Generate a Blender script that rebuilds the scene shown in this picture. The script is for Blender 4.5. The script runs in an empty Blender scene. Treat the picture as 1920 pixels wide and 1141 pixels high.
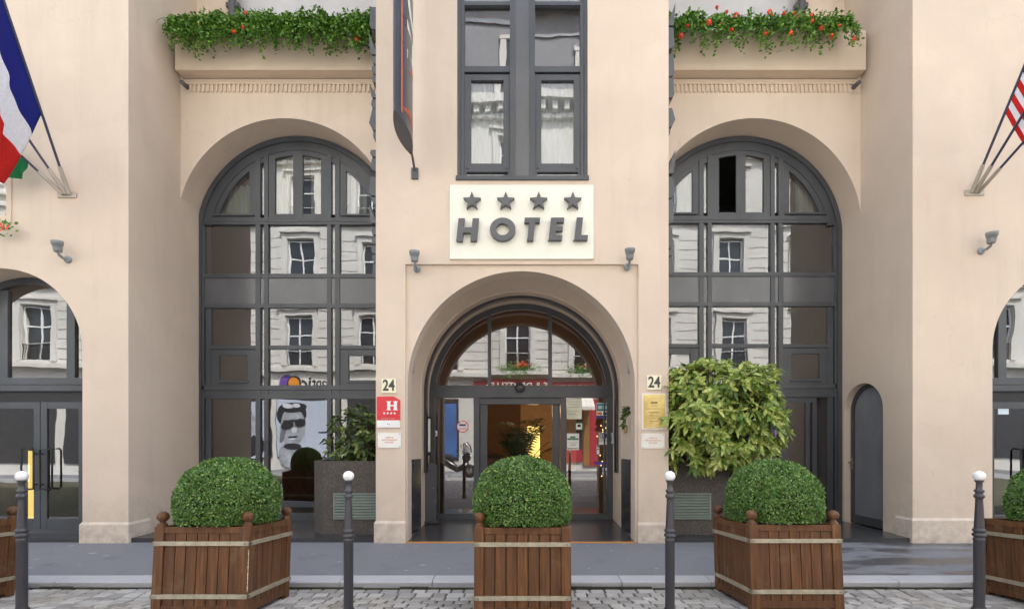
import bpy, math, random
import numpy as np
from mathutils import Vector, Matrix
from math import radians as R, sin, cos, pi, sqrt

random.seed(7)
rng = np.random.default_rng(11)
scene = bpy.context.scene
COL = scene.collection

# ------------------------------------------------------------------ calibration of the photograph (metres, eye 1.5 m above the pavement)
F, CX, HY, EZ = 900.0, 976.0, 826.0, 1.5
def U(px, Y): return (px - CX) / F * Y
def V(py, Y): return EZ - (py - HY) / F * Y
YP, YN, YR, YW, YE, YD = 7.10, 7.14, 8.19, 8.68, 8.85, 7.50
XH = 5.80            # half width of the recessed bays
PL, PR = -2.14, 2.19 # the projecting centre pier

# ------------------------------------------------------------------ mesh builder
class MB:
    def __init__(s): s.v = []; s.f = []; s.m = []; s.s = []
    def add(s, vs, fs, mi=0, sm=False):
        o = len(s.v); s.v += [tuple(p) for p in vs]
        for f in fs: s.f.append(tuple(i + o for i in f)); s.m.append(mi); s.s.append(sm)
    def quad(s, a, b, c, d, mi=0, sm=False): s.add([a, b, c, d], [(0, 1, 2, 3)], mi, sm)
    def box(s, x0, x1, y0, y1, z0, z1, mi=0):
        if x0 > x1: x0, x1 = x1, x0
        if y0 > y1: y0, y1 = y1, y0
        if z0 > z1: z0, z1 = z1, z0
        v = [(x, y, z) for z in (z0, z1) for y in (y0, y1) for x in (x0, x1)]
        s.add(v, [(0, 2, 3, 1), (4, 5, 7, 6), (0, 1, 5, 4), (2, 6, 7, 3), (0, 4, 6, 2), (1, 3, 7, 5)], mi)
    def prism(s, pts, d, mi=0, sm=False):
        """pts: planar polygon in 3-D, d: extrusion vector"""
        n = len(pts); d = Vector(d)
        a = [Vector(p) for p in pts]; b = [p + d for p in a]
        s.add(a + b, [tuple(range(n)), tuple(range(2 * n - 1, n - 1, -1))], mi)
        s.add(a + b, [(i, (i + 1) % n, (i + 1) % n + n, i + n) for i in range(n)], mi, sm)
    def tube(s, pts, r, n=8, mi=0, cap=True):
        pts = [Vector(p) for p in pts]; k = len(pts)
        rs = r if isinstance(r, (list, tuple)) else [r] * k
        vs = []
        for i, p in enumerate(pts):
            t = (pts[min(i + 1, k - 1)] - pts[max(i - 1, 0)]).normalized()
            u = t.cross(Vector((0, 0, 1)) if abs(t.z) < .9 else Vector((1, 0, 0))).normalized(); w = t.cross(u)
            vs += [p + (u * cos(2 * pi * j / n) + w * sin(2 * pi * j / n)) * rs[i] for j in range(n)]
        fs = [(i * n + j, i * n + (j + 1) % n, (i + 1) * n + (j + 1) % n, (i + 1) * n + j) for i in range(k - 1) for j in range(n)]
        s.add(vs, fs, mi, True)
        if cap:
            s.add(vs[:n], [tuple(range(n))], mi); s.add(vs[-n:], [tuple(range(n))], mi)
    def lathe(s, prof, c=(0, 0, 0), n=20, mi=0, axis=None):
        vs = []; M = axis if axis is not None else Matrix.Identity(3); c = Vector(c)
        for r, z in prof: vs += [c + M @ Vector((r * cos(2 * pi * j / n), r * sin(2 * pi * j / n), z)) for j in range(n)]
        k = len(prof)
        s.add(vs, [(i * n + j, i * n + (j + 1) % n, (i + 1) * n + (j + 1) % n, (i + 1) * n + j) for i in range(k - 1) for j in range(n)], mi, True)
    def ring(s, cx, zs, r0, r1, y0, y1, zb, mi=0, n=44, a0=0, a1=pi):
        def path(r):
            p = [(cx + r * cos(a0 + (a1 - a0) * i / n), zs + r * sin(a0 + (a1 - a0) * i / n)) for i in range(n + 1)]
            if zb is not None: p = [(cx + r, zb)] + p + [(cx - r, zb)]
            return p
        o, i_ = path(r0), path(r1)
        for k in range(len(o) - 1):
            (ax, az), (bx, bz), (cx_, cz), (dx, dz) = o[k], o[k + 1], i_[k + 1], i_[k]
            s.quad((ax, y0, az), (bx, y0, bz), (cx_, y0, cz), (dx, y0, dz), mi)
            s.quad((dx, y0, dz), (cx_, y0, cz), (cx_, y1, cz), (dx, y1, dz), mi, True)
            s.quad((ax, y0, az), (ax, y1, az), (bx, y1, bz), (bx, y0, bz), mi, True)
            s.quad((ax, y1, az), (dx, y1, dz), (cx_, y1, cz), (bx, y1, bz), mi)
    def archpoly(s, x0, x1, z0, Y, cx, zs, r, mi=0, n=16, tilt=(0, 0)):
        """flat region from z0 up to an arch, between x0 and x1"""
        xs = [x0 + (x1 - x0) * i / n for i in range(n + 1)]
        top = [zs + sqrt(max(r * r - (x - cx) ** 2, 0)) for x in xs]
        mx, mz = (x0 + x1) / 2, (z0 + max(top)) / 2
        q = lambda x, z: (x, Y + (x - mx) * tilt[0] + (z - mz) * tilt[1], z)
        for i in range(n): s.quad(q(xs[i], z0), q(xs[i + 1], z0), q(xs[i + 1], max(top[i + 1], z0)), q(xs[i], max(top[i], z0)), mi)
    def pane(s, x0, x1, z0, z1, Y, mi=0, t=.007):
        a, b = random.uniform(-t, t), random.uniform(-t, t); mx, mz = (x0 + x1) / 2, (z0 + z1) / 2
        q = lambda x, z: (x, Y + (x - mx) * a + (z - mz) * b, z)
        s.quad(q(x0, z0), q(x1, z0), q(x1, z1), q(x0, z1), mi)
    def build(s, name, mats, parent=None, loc=None, bevel=0, label=None):
        me = bpy.data.meshes.new(name)
        me.from_pydata(s.v, [], s.f); me.update()
        for m in (mats if isinstance(mats, (list, tuple)) else [mats]): me.materials.append(m)
        me.polygons.foreach_set('material_index', s.m); me.polygons.foreach_set('use_smooth', s.s)
        o = bpy.data.objects.new(name, me); COL.objects.link(o)
        if parent: o.parent = parent
        if loc: o.location = loc
        if bevel:
            b = o.modifiers.new('bevel', 'BEVEL'); b.width = bevel; b.segments = 2; b.limit_method = 'ANGLE'; b.angle_limit = R(50)
        if label: o['label'] = label
        return o

def tag(o, label=None, cat=None, group=None, kind=None):
    if label: o['label'] = label
    if cat: o['category'] = cat
    if group: o['group'] = group
    if kind: o['kind'] = kind
    return o
def empty(name, loc=(0, 0, 0), label=None, cat=None, group=None):
    o = bpy.data.objects.new(name, None); COL.objects.link(o); o.location = loc; o.empty_display_size = .1
    return tag(o, label, cat, group)
def copy_tree(o, parent=None):
    c = o.copy(); COL.objects.link(c); c.parent = parent
    for ch in list(o.children): copy_tree(ch, c)
    return c
def at_origin(loc):
    """builder helper: returns offset so that world geometry can be stored relative to a thing's base"""
    return Vector(loc)

_font = None
def text(s, name, mat, parent, loc, size, rot=(pi / 2, 0, 0), ext=.002, bold=0.0, align='CENTER', sx=1.0, shear=0.0):
    cu = bpy.data.curves.new(name, 'FONT'); cu.body = s; cu.size = size; cu.extrude = ext; cu.offset = bold * size
    cu.align_x = align; cu.align_y = 'CENTER'; cu.resolution_u = 3; cu.shear = shear
    t = bpy.data.objects.new('tmp_text', cu); COL.objects.link(t)
    dg = bpy.context.evaluated_depsgraph_get()
    me = bpy.data.meshes.new_from_object(t.evaluated_get(dg))
    bpy.data.objects.remove(t); bpy.data.curves.remove(cu)
    me.transform(Matrix.Diagonal((sx, 1, 1, 1)))
    me.materials.clear(); me.materials.append(mat); me.name = name
    o = bpy.data.objects.new(name, me); COL.objects.link(o); o.location = loc; o.rotation_euler = rot
    if parent: o.parent = parent
    return o

# ------------------------------------------------------------------ materials
class NT:
    def __init__(s, name):
        s.m = bpy.data.materials.new(name); s.m.use_nodes = True
        s.t = s.m.node_tree; s.b = s.t.nodes['Principled BSDF']; s.out = s.t.nodes['Material Output']
        s.geo = s.n('ShaderNodeNewGeometry'); s.tc = s.n('ShaderNodeTexCoord')
    def n(s, k, **kw):
        x = s.t.nodes.new(k)
        for a, b in kw.items(): setattr(x, a, b)
        return x
    def l(s, a, b): s.t.links.new(a, b)
    def vec(s, scale=(1, 1, 1), rot=(0, 0, 0), src='pos'):
        m = s.n('ShaderNodeMapping'); m.inputs['Scale'].default_value = scale; m.inputs['Rotation'].default_value = rot
        s.l(s.geo.outputs['Position'] if src == 'pos' else s.tc.outputs['Object'], m.inputs['Vector']); return m.outputs[0]
    def noise(s, scale, detail=4, rough=.55, vec=None, lo=0., hi=1.):
        x = s.n('ShaderNodeTexNoise'); x.inputs['Scale'].default_value = scale; x.inputs['Detail'].default_value = detail; x.inputs['Roughness'].default_value = rough
        s.l(vec if vec else s.geo.outputs['Position'], x.inputs['Vector'])
        if (lo, hi) == (0, 1): return x.outputs['Fac']
        r = s.n('ShaderNodeMapRange'); r.inputs['From Min'].default_value = lo; r.inputs['From Max'].default_value = hi; s.l(x.outputs['Fac'], r.inputs['Value']); return r.outputs[0]
    def ramp(s, fac, cols):
        r = s.n('ShaderNodeValToRGB'); e = r.color_ramp.elements
        while len(e) < len(cols): e.new(.5)
        for i, (p, c) in enumerate(cols): e[i].position = p; e[i].color = (*c, 1)
        s.l(fac, r.inputs[0]); return r.outputs[0]
    def mix(s, fac, a, b, mode='MIX'):
        x = s.n('ShaderNodeMix'); x.data_type = 'RGBA'; x.blend_type = mode
        for i, val in ((0, fac), (6, a), (7, b)):
            if isinstance(val, (int, float)): x.inputs[i].default_value = val
            elif isinstance(val, tuple): x.inputs[i].default_value = (*val, 1)
            else: s.l(val, x.inputs[i])
        return x.outputs[2]
    def math(s, op, a, b=0.):
        x = s.n('ShaderNodeMath'); x.operation = op
        for i, val in ((0, a), (1, b)):
            if isinstance(val, (int, float)): x.inputs[i].default_value = val
            else: s.l(val, x.inputs[i])
        return x.outputs[0]
    def bump(s, h, strength=.2, dist=.01):
        x = s.n('ShaderNodeBump'); x.inputs['Strength'].default_value = strength; x.inputs['Distance'].default_value = dist
        s.l(h, x.inputs['Height']); s.l(x.outputs[0], s.b.inputs['Normal']); return x
    def col(s, c):
        if isinstance(c, tuple): s.b.inputs['Base Color'].default_value = (*c, 1)
        else: s.l(c, s.b.inputs['Base Color'])
    def set(s, **kw):
        for k, v in kw.items():
            i = s.b.inputs[k.replace('_', ' ')]
            if hasattr(v, 'links'): s.l(v, i)
            elif isinstance(v, tuple): i.default_value = (*v, 1)
            else: i.default_value = v

def simple(name, c, rough=.5, metal=0., var=.12, scale=6., bump=0., bscale=60., spec=.5):
    t = NT(name)
    n = t.noise(scale, 5)
    lo = tuple(x * (1 - var) for x in c); hi = tuple(min(x * (1 + var), 1) for x in c)
    t.col(t.ramp(n, [(.3, lo), (.7, hi)]))
    t.set(Roughness=rough, Metallic=metal); t.b.inputs['Specular IOR Level'].default_value = spec
    if bump: t.bump(t.noise(bscale, 4), bump)
    return t.m
def emit(name, c, s):
    t = NT(name); t.col((0, 0, 0)); t.b.inputs['Emission Color'].default_value = (*c, 1); t.b.inputs['Emission Strength'].default_value = s; return t.m

def stucco(name, c, dirt=1.):
    t = NT(name)
    big = t.noise(.55, 5, .6); mid = t.noise(3.2, 5, .6)
    streak = t.noise(1.6, 6, .65, t.vec((2.6, 2.6, .22)), .52, .78)
    base = t.ramp(big, [(.3, tuple(x * .89 for x in c)), (.7, tuple(min(1, x * 1.04) for x in c))])
    base = t.mix(t.math('MULTIPLY', mid, .22), base, tuple(x * y for x, y in zip(c, (.86, .83, .80))))
    base = t.mix(t.math('MULTIPLY', streak, .17 * dirt), base, (.36, .29, .23))
    # splash dirt close to the pavement, scattered by noise
    sep = t.n('ShaderNodeSeparateXYZ'); t.l(t.geo.outputs['Position'], sep.inputs[0])
    lowr = t.n('ShaderNodeMapRange'); lowr.inputs['From Min'].default_value = .9; lowr.inputs['From Max'].default_value = 0.; t.l(sep.outputs[2], lowr.inputs['Value'])
    spl = t.math('MULTIPLY', lowr.outputs[0], t.noise(5.5, 6, .7, None, .42, .75))
    base = t.mix(t.math('MULTIPLY', spl, .55 * dirt), base, (.30, .25, .21))
    patch = t.noise(.9, 3, .4, t.vec((1, 1, 1.4), (0, .3, 0)), .60, .63)
    base = t.mix(t.math('MULTIPLY', patch, .16), base, tuple(x * 1.12 for x in c))
    vo = t.n('ShaderNodeTexVoronoi'); vo.feature = 'DISTANCE_TO_EDGE'; vo.inputs['Scale'].default_value = .55
    wv = t.n('ShaderNodeVectorMath'); wv.operation = 'ADD'; t.l(t.geo.outputs['Position'], wv.inputs[0])
    nz = t.n('ShaderNodeTexNoise'); nz.inputs['Scale'].default_value = 2.2; nz.inputs['Detail'].default_value = 6; t.l(t.geo.outputs['Position'], nz.inputs['Vector']); t.l(nz.outputs['Color'], wv.inputs[1]); t.l(wv.outputs[0], vo.inputs['Vector'])
    ck = t.n('ShaderNodeMapRange'); ck.inputs['From Min'].default_value = .004; ck.inputs['From Max'].default_value = .0; t.l(vo.outputs['Distance'], ck.inputs['Value'])
    base = t.mix(t.math('MULTIPLY', t.math('MULTIPLY', ck.outputs[0], t.noise(.7, 2, .5, None, .52, .66)), .26), base, (.34, .27, .22))
    spot = t.noise(9, 2, .5, None, .74, .80)
    base = t.mix(t.math('MULTIPLY', spot, .3), base, (.33, .28, .24))
    t.col(base); t.set(Roughness=.88); t.b.inputs['Specular IOR Level'].default_value = .2
    h = t.math('ADD', t.noise(55, 5, .7), t.math('MULTIPLY', t.noise(7, 3), .8)); t.bump(h, .22, .012)
    return t.m
WALL = stucco('peach_stucco', (.69, .575, .465))
PLINTH = stucco('plinth_stucco', (.70, .60, .50), 1.6)
TRAY = stucco('tray_stucco', (.67, .55, .43), .8)

def metalpaint(name, c, rough=.34, spec=.5):
    t = NT(name); n = t.noise(2.2, 6, .65, t.vec((1, 1, .5)))
    t.col(t.ramp(n, [(.3, tuple(x * .82 for x in c)), (.72, tuple(x * 1.2 for x in c))]))
    t.set(Roughness=t.math('ADD', t.math('MULTIPLY', t.noise(4, 4), .18), rough - .09)); t.b.inputs['Specular IOR Level'].default_value = spec
    t.bump(t.noise(2.2, 2), .05, .02)
    return t.m
FRAME = metalpaint('grey_frame_paint', (.060, .066, .074))
SPAN = metalpaint('spandrel_paint', (.085, .09, .098), .2, .8)
DARK = metalpaint('dark_sign_paint', (.085, .088, .098), .42)
IRON = metalpaint('bollard_paint', (.048, .046, .052), .36)

def glass(name, tint, base=.30, wob=.02):
    t = NT(name); t.t.nodes.remove(t.b)
    tr = t.n('ShaderNodeBsdfTransparent'); tr.inputs[0].default_value = (*tint, 1)
    gl = t.n('ShaderNodeBsdfGlossy'); gl.inputs['Roughness'].default_value = 0.0; gl.inputs[0].default_value = (.96, .98, 1, 1)
    bp = t.n('ShaderNodeBump'); bp.inputs['Strength'].default_value = wob; bp.inputs['Distance'].default_value = .05
    t.l(t.noise(1.5, 1.5, .4), bp.inputs['Height']); t.l(bp.outputs[0], gl.inputs['Normal'])
    fr = t.n('ShaderNodeFresnel'); fr.inputs['IOR'].default_value = 1.5
    fac = t.math('MINIMUM', t.math('ADD', t.math('MULTIPLY', fr.outputs[0], 1.2), base), 1.)
    mx = t.n('ShaderNodeMixShader'); t.l(fac, mx.inputs[0]); t.l(tr.outputs[0], mx.inputs[1]); t.l(gl.outputs[0], mx.inputs[2])
    t.l(mx.outputs[0], t.out.inputs['Surface']); return t.m
GLASS = glass('window_glass', (.58, .62, .62), .15, .05)
GLASSE = glass('entrance_glass', (.80, .82, .81), .14, .012)

def wood():
    t = NT('planter_oak')
    info = t.n('ShaderNodeObjectInfo')
    v = t.n('ShaderNodeVectorMath'); v.operation = 'ADD'; t.l(t.tc.outputs['Object'], v.inputs[0]); t.l(info.outputs['Location'], v.inputs[1])
    mp = t.n('ShaderNodeMapping'); mp.inputs['Scale'].default_value = (14, 14, .9); t.l(v.outputs[0], mp.inputs[0])
    g = t.noise(2.4, 6, .65, mp.outputs[0])
    isl = t.geo.outputs['Random Per Island']
    a = t.ramp(g, [(.25, (.050, .022, .009)), (.52, (.135, .058, .021)), (.8, (.27, .125, .048))])
    a = t.mix(t.math('MULTIPLY', isl, .62), a, (.070, .032, .017))
    worn = t.noise(3.2, 5, .7, v.outputs[0], .56, .75)
    a = t.mix(t.math('MULTIPLY', worn, .45), a, (.25, .165, .10))
    t.col(a); t.b.inputs['Specular IOR Level'].default_value = .3; t.set(Roughness=.55); t.bump(g, .25, .004); return t.m
WOOD = wood()
BAND = simple('zinc_band', (.40, .36, .26), .42, .35, .2, 18, .15, 90)
BOLT = simple('steel_bolt', (.30, .29, .26), .4, .7)
SOIL = simple('potting_soil', (.030, .022, .016), .95, 0, .4, 30, .6, 60)

def leafmat(name, cols, rough=.42, var=None, gloss=.5):
    t = NT(name)
    c = t.ramp(t.geo.outputs['Random Per Island'], cols)
    cl = t.noise(3.0, 3); c = t.mix(t.math('MULTIPLY', cl, .35), c, cols[0][1])
    if var: c = t.mix(t.math('MULTIPLY', t.noise(38, 3, .6, None, .45, .62), t.math('MULTIPLY', t.geo.outputs['Random Per Island'], .85)), c, var)
    t.col(c); t.set(Roughness=rough); t.b.inputs['Specular IOR Level'].default_value = gloss
    tl = t.n('ShaderNodeBsdfTranslucent'); t.l(c, tl.inputs[0])
    mx = t.n('ShaderNodeMixShader'); mx.inputs[0].default_value = .22
    t.l(t.b.outputs[0], mx.inputs[1]); t.l(tl.outputs[0], mx.inputs[2]); t.l(mx.outputs[0], t.out.inputs['Surface'])
    return t.m
BOX = leafmat('boxwood_leaf', [(0., (.026, .085, .012)), (.45, (.085, .21, .026)), (.85, (.20, .36, .055)), (1., (.50, .60, .20))], .30, None, .75)
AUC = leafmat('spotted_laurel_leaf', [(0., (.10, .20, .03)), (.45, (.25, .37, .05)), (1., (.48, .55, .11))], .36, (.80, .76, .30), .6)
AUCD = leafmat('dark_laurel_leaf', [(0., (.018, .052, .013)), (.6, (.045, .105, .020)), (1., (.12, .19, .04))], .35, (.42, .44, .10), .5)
GER = leafmat('geranium_leaf', [(0., (.035, .12, .014)), (.5, (.11, .26, .025)), (1., (.27, .44, .06))], .5)
PALM = leafmat('palm_leaf', [(0., (.015, .035, .010)), (1., (.04, .075, .02))], .5)
TWIG = simple('shrub_twig', (.045, .035, .020), .8)
CORE = simple('shaded_inner_core', (.012, .026, .008), .9)
PETAL = NT('red_petal'); PETAL.col(PETAL.ramp(PETAL.geo.outputs['Random Per Island'], [(0., (.62, .045, .015)), (1., (.80, .11, .03))])); PETAL.set(Roughness=.6); PETAL = PETAL.m

def stone(name, a, b, rough=.7, scale=90., bump=.25, spec=.4, mott=.45):
    t = NT(name); n = t.noise(scale, 4, .7); big = t.noise(2.2, 5, .65)
    c = t.ramp(n, [(.35, a), (.65, b)]); c = t.mix(t.math('MULTIPLY', big, mott), c, tuple(x * .55 for x in a))
    t.col(c); t.set(Roughness=rough); t.b.inputs['Specular IOR Level'].default_value = spec; t.bump(n, bump, .004); return t.m
TUB = stone('washed_aggregate', (.060, .051, .044), (.19, .165, .145), .8, 48, .5, .3, .8)
SLAB = stone('dark_granite_slab', (.038, .038, .042), (.062, .062, .066), .24, 160, .04, .6)
GRAN = stone('kerb_granite', (.36, .365, .38), (.58, .585, .60), .75, 170, .35)
def asphalt():
    t = NT('pavement_asphalt'); n = t.noise(240, 3, .6); big = t.noise(.9, 6, .62)
    c = t.ramp(n, [(.3, (.155, .158, .172)), (.7, (.235, .238, .255))])
    c = t.mix(t.math('MULTIPLY', big, .35), c, (.15, .15, .155))
    # rain-wet patches at the right-hand end of the pavement
    sep = t.n('ShaderNodeSeparateXYZ'); t.l(t.geo.outputs['Position'], sep.inputs[0])
    xr = t.n('ShaderNodeMapRange'); xr.inputs['From Min'].default_value = 2.7; xr.inputs['From Max'].default_value = 4.6; t.l(sep.outputs[0], xr.inputs['Value'])
    wet = t.math('MULTIPLY', t.noise(1.6, 4, .6, t.vec((.7, 1.9, 1)), .47, .56), xr.outputs[0])
    c = t.mix(t.math('MULTIPLY', wet, .75), c, (.030, .029, .030))
    gum = t.noise(7., 1, .4, None, .735, .75); c = t.mix(t.math('MULTIPLY', gum, .6), c, (.36, .36, .37))
    st2 = t.noise(2.3, 5, .7, None, .55, .75); c = t.mix(t.math('MULTIPLY', st2, .45), c, (.10, .10, .105))
    t.col(c); t.set(Roughness=t.math('SUBTRACT', .78, t.math('MULTIPLY', wet, .5))); t.bump(n, .3, .004); return t.m
ASPH = asphalt()
def pavers():
    t = NT('granite_setts'); isl = t.geo.outputs['Random Per Island']; n = t.noise(70, 4, .7)
    c = t.ramp(isl, [(0., (.25, .245, .24)), (.5, (.40, .395, .385)), (1., (.54, .535, .52))])
    c = t.mix(t.math('MULTIPLY', n, .45), c, (.20, .195, .18)); c = t.mix(t.noise(1.4, 5, .6, None, .5, .8), c, (.24, .21, .15))
    t.col(c); t.set(Roughness=.6); t.bump(n, .4, .006); return t.m
SETT = pavers()
JOINT = simple('mossy_joint_sand', (.075, .072, .040), .95, 0, .5, 9, .5, 50)
YELLOW = simple('orange_threshold_strip', (.60, .27, .05), .6)

# ------------------------------------------------------------------ ground: road, gutter, kerb, pavement
def road_z(y):
    P = [(-60, -.08), (-3.2, -.08), (-1, .05), (1, .10), (3.0, .030), (5.02, -.121), (5.30, -.118), (60, -.118)]
    for (a, za), (b, zb) in zip(P, P[1:]):
        if y <= b: return za + (zb - za) * (y - a) / (b - a)
b = MB()
ys = [-3.2, -2.2, -1, 0, 1, 2, 3.0, 4.0, 5.02, 5.32]
for a, c in zip(ys, ys[1:]): b.quad((-60, a, road_z(a) - .012), (60, a, road_z(a) - .012), (60, c, road_z(c) - .012), (-60, c, road_z(c) - .012))
tag(b.build('road', JOINT), kind='structure')
b = MB()
def sett(x0, x1, y0, y1):
    j = lambda: random.uniform(-.004, .004); h = random.uniform(-.004, .004); k = .012
    bot = [(x0, y0), (x1, y0), (x1, y1), (x0, y1)]; top = [(x0 + k + j(), y0 + k + j()), (x1 - k + j(), y0 + k + j()), (x1 - k + j(), y1 - k + j()), (x0 + k + j(), y1 - k + j())]
    vs = [(x, y, road_z(y) - .02) for x, y in bot] + [(x + (k * .7 if i in (0, 3) else -k * .7) * -1, y + (k * .7 if i in (0, 1) else -k * .7) * -1, road_z(y) + h - .007) for i, (x, y) in enumerate(top)] + [(x, y, road_z(y) + h) for x, y in top]
    b.add(vs, [(0, 1, 5, 4), (1, 2, 6, 5), (2, 3, 7, 6), (3, 0, 4, 7), (4, 5, 9, 8), (5, 6, 10, 9), (6, 7, 11, 10), (7, 4, 8, 11), (8, 9, 10, 11)])
y = 5.255; row = 0
while y > -3.1:
    d = .125 + random.uniform(-.006, .006); x = -7.6 - random.uniform(0, .2)
    while x < 7.6:
        w = random.uniform(.13, .20); sett(x + .006, x + w - .006, y - d + .006, y - .006); x += w
    y -= d
tag(b.build('road_setts', SETT), kind='structure')
b = MB()
x = -20.
while x < 20:                                  # kerb stones
    w = random.uniform(.85, 1.2); e = random.uniform(-.004, .004)
    b.prism([(x + .004, 5.285 + e, -.2), (x + .004, 5.285 + e, -.058), (x + .004, 5.305 + e, -.042), (x + .004, 5.50, -.036), (x + .004, 5.50, -.2)], (w - .008, 0, 0)); x += w
tag(b.build('kerb', GRAN, bevel=.006), kind='structure')
b = MB(); b.quad((-60, 5.50, -.040), (60, 5.50, -.040), (60, 7.16, -.002), (-60, 7.16, -.002)); b.quad((-60, 7.16, -.002), (60, 7.16, -.002), (60, 30, -.002), (-60, 30, -.002))
b.quad((-60, -30, .06), (60, -30, .06), (60, -3.35, .04), (-60, -3.35, .04))
tag(b.build('pavement', ASPH), kind='structure')
b = MB(); x = -14.
while x < 14:
    w_ = random.uniform(.25, .7); b.box(x, x + w_, 5.262 - random.uniform(0, .012), 5.2835, -.16, -.112 + random.uniform(-.004, .016)); x += w_
tag(b.build('gutter_joint', simple('dark_gutter_moss', (.045, .045, .028), .95, 0, .5, 8)), kind='structure')
b = MB(); b.box(-60, 60, -3.35, -3.2, -.2, .045); tag(b.build('far_kerb', GRAN), kind='structure')
# dark granite floors of the recesses and the entrance (a gentle ramp)
b = MB()
for x0, x1 in ((-XH, PL), (PR, XH)): b.box(x0, x1, 7.12, 8.95, -.1, .062)
for x0, x1 in ((-9.2, -6.48), (6.98, 9.6)): b.box(x0, x1, 7.12, 8.0, -.1, .05)
b.add([(-1.69, 7.11, .004), (1.71, 7.11, .004), (1.71, 8.9, .062), (-1.69, 8.9, .062)], [(0, 1, 2, 3)])
tag(b.build('floor', SLAB), kind='structure')
b = MB(); b.box(-1.69, 1.71, 7.085, 7.108, -.01, .012)
tag(b.build('threshold_strip', YELLOW), 'thin orange strip along the entrance floor edge', 'threshold')

# ------------------------------------------------------------------ the hotel
H = empty('hotel_building', (0, 8, 0), 'peach stucco hotel with arched recesses and grey metal windows', 'building')
def hp(o):      # keep world coordinates of part meshes under the building's empty
    o.matrix_parent_inverse = H.matrix_world.inverted(); o.parent = H; return o
H.location = (0, 0, 0)
ZT = 11.2  # unseen roof height, set low so the sunlit street bounces light onto the walls
w = MB()
def arch_wall(x0, x1, z0, z1, Y, cx, r, zs, n=48):
    w.quad((x0, Y, z0), (cx - r, Y, z0), (cx - r, Y, z1), (x0, Y, z1)); w.quad((cx + r, Y, z0), (x1, Y, z0), (x1, Y, z1), (cx + r, Y, z1))
    for i in range(n):
        a, c = pi - pi * i / n, pi - pi * (i + 1) / n
        p, q = (cx + r * cos(a), zs + r * sin(a)), (cx + r * cos(c), zs + r * sin(c))
        w.quad((p[0], Y, p[1]), (q[0], Y, q[1]), (q[0], Y, z1), (p[0], Y, z1))
def soffit(cx, r, zs, z0, Y0, Y1, n=48, r2=None):
    r2 = r2 or r; k_ = r2 / r
    pts = [(cx - r, z0)] + [(cx + r * cos(pi - pi * i / n), zs + r * sin(pi - pi * i / n)) for i in range(n + 1)] + [(cx + r, z0)]
    g_ = lambda p: (cx + (p[0] - cx) * k_, Y1, zs + (p[1] - zs) * k_ if p[1] > zs else p[1])
    for p, q in zip(pts, pts[1:]): w.quad((p[0], Y0, p[1]), (q[0], Y0, q[1]), g_(q), g_(p), 0, True)
AL = dict(cx=-7.70, r=1.22, zs=2.83); AR = dict(cx=8.20, r=1.22, zs=2.85)
# outer piers (with the two side doorways)
arch_wall(-13, -XH, 0, ZT, YP, AL['cx'], AL['r'], AL['zs']); soffit(AL['cx'], AL['r'], AL['zs'], 0, YP, 7.62)
arch_wall(XH, 13, 0, ZT, YP, AR['cx'], AR['r'], AR['zs']); soffit(AR['cx'], AR['r'], AR['zs'], 0, YP, 7.62)
# return walls; the right one holds the arched service door
w.quad((-XH, YP, 0), (-XH, 9.0, 0), (-XH, 9.0, ZT), (-XH, YP, ZT))
sy0, sy1, szs = 7.68, 8.61, 2.01; sr = (sy1 - sy0) / 2; sc = (sy0 + sy1) / 2
w.quad((XH, YP, 0), (XH, sy0, 0), (XH, sy0, ZT), (XH, YP, ZT)); w.quad((XH, sy1, 0), (XH, 9.0, 0), (XH, 9.0, ZT), (XH, sy1, ZT))
for i in range(24):
    a, c = pi - pi * i / 24, pi - pi * (i + 1) / 24
    p, q = (sc + sr * cos(a), szs + sr * sin(a)), (sc + sr * cos(c), szs + sr * sin(c))
    w.quad((XH, p[0], p[1]), (XH, q[0], q[1]), (XH, q[0], ZT), (XH, p[0], ZT))
    w.quad((XH, p[0], p[1]), (XH, q[0], q[1]), (XH + .30, q[0], q[1]), (XH + .32, p[0], p[1]), 0, True)
w.quad((XH, sy0, 0), (XH + .32, sy0, 0), (XH + .32, sy0, szs), (XH, sy0, szs)); w.quad((XH, sy1, 0), (XH + .32, sy1, 0), (XH + .32, sy1, szs), (XH, sy1, szs))
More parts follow.
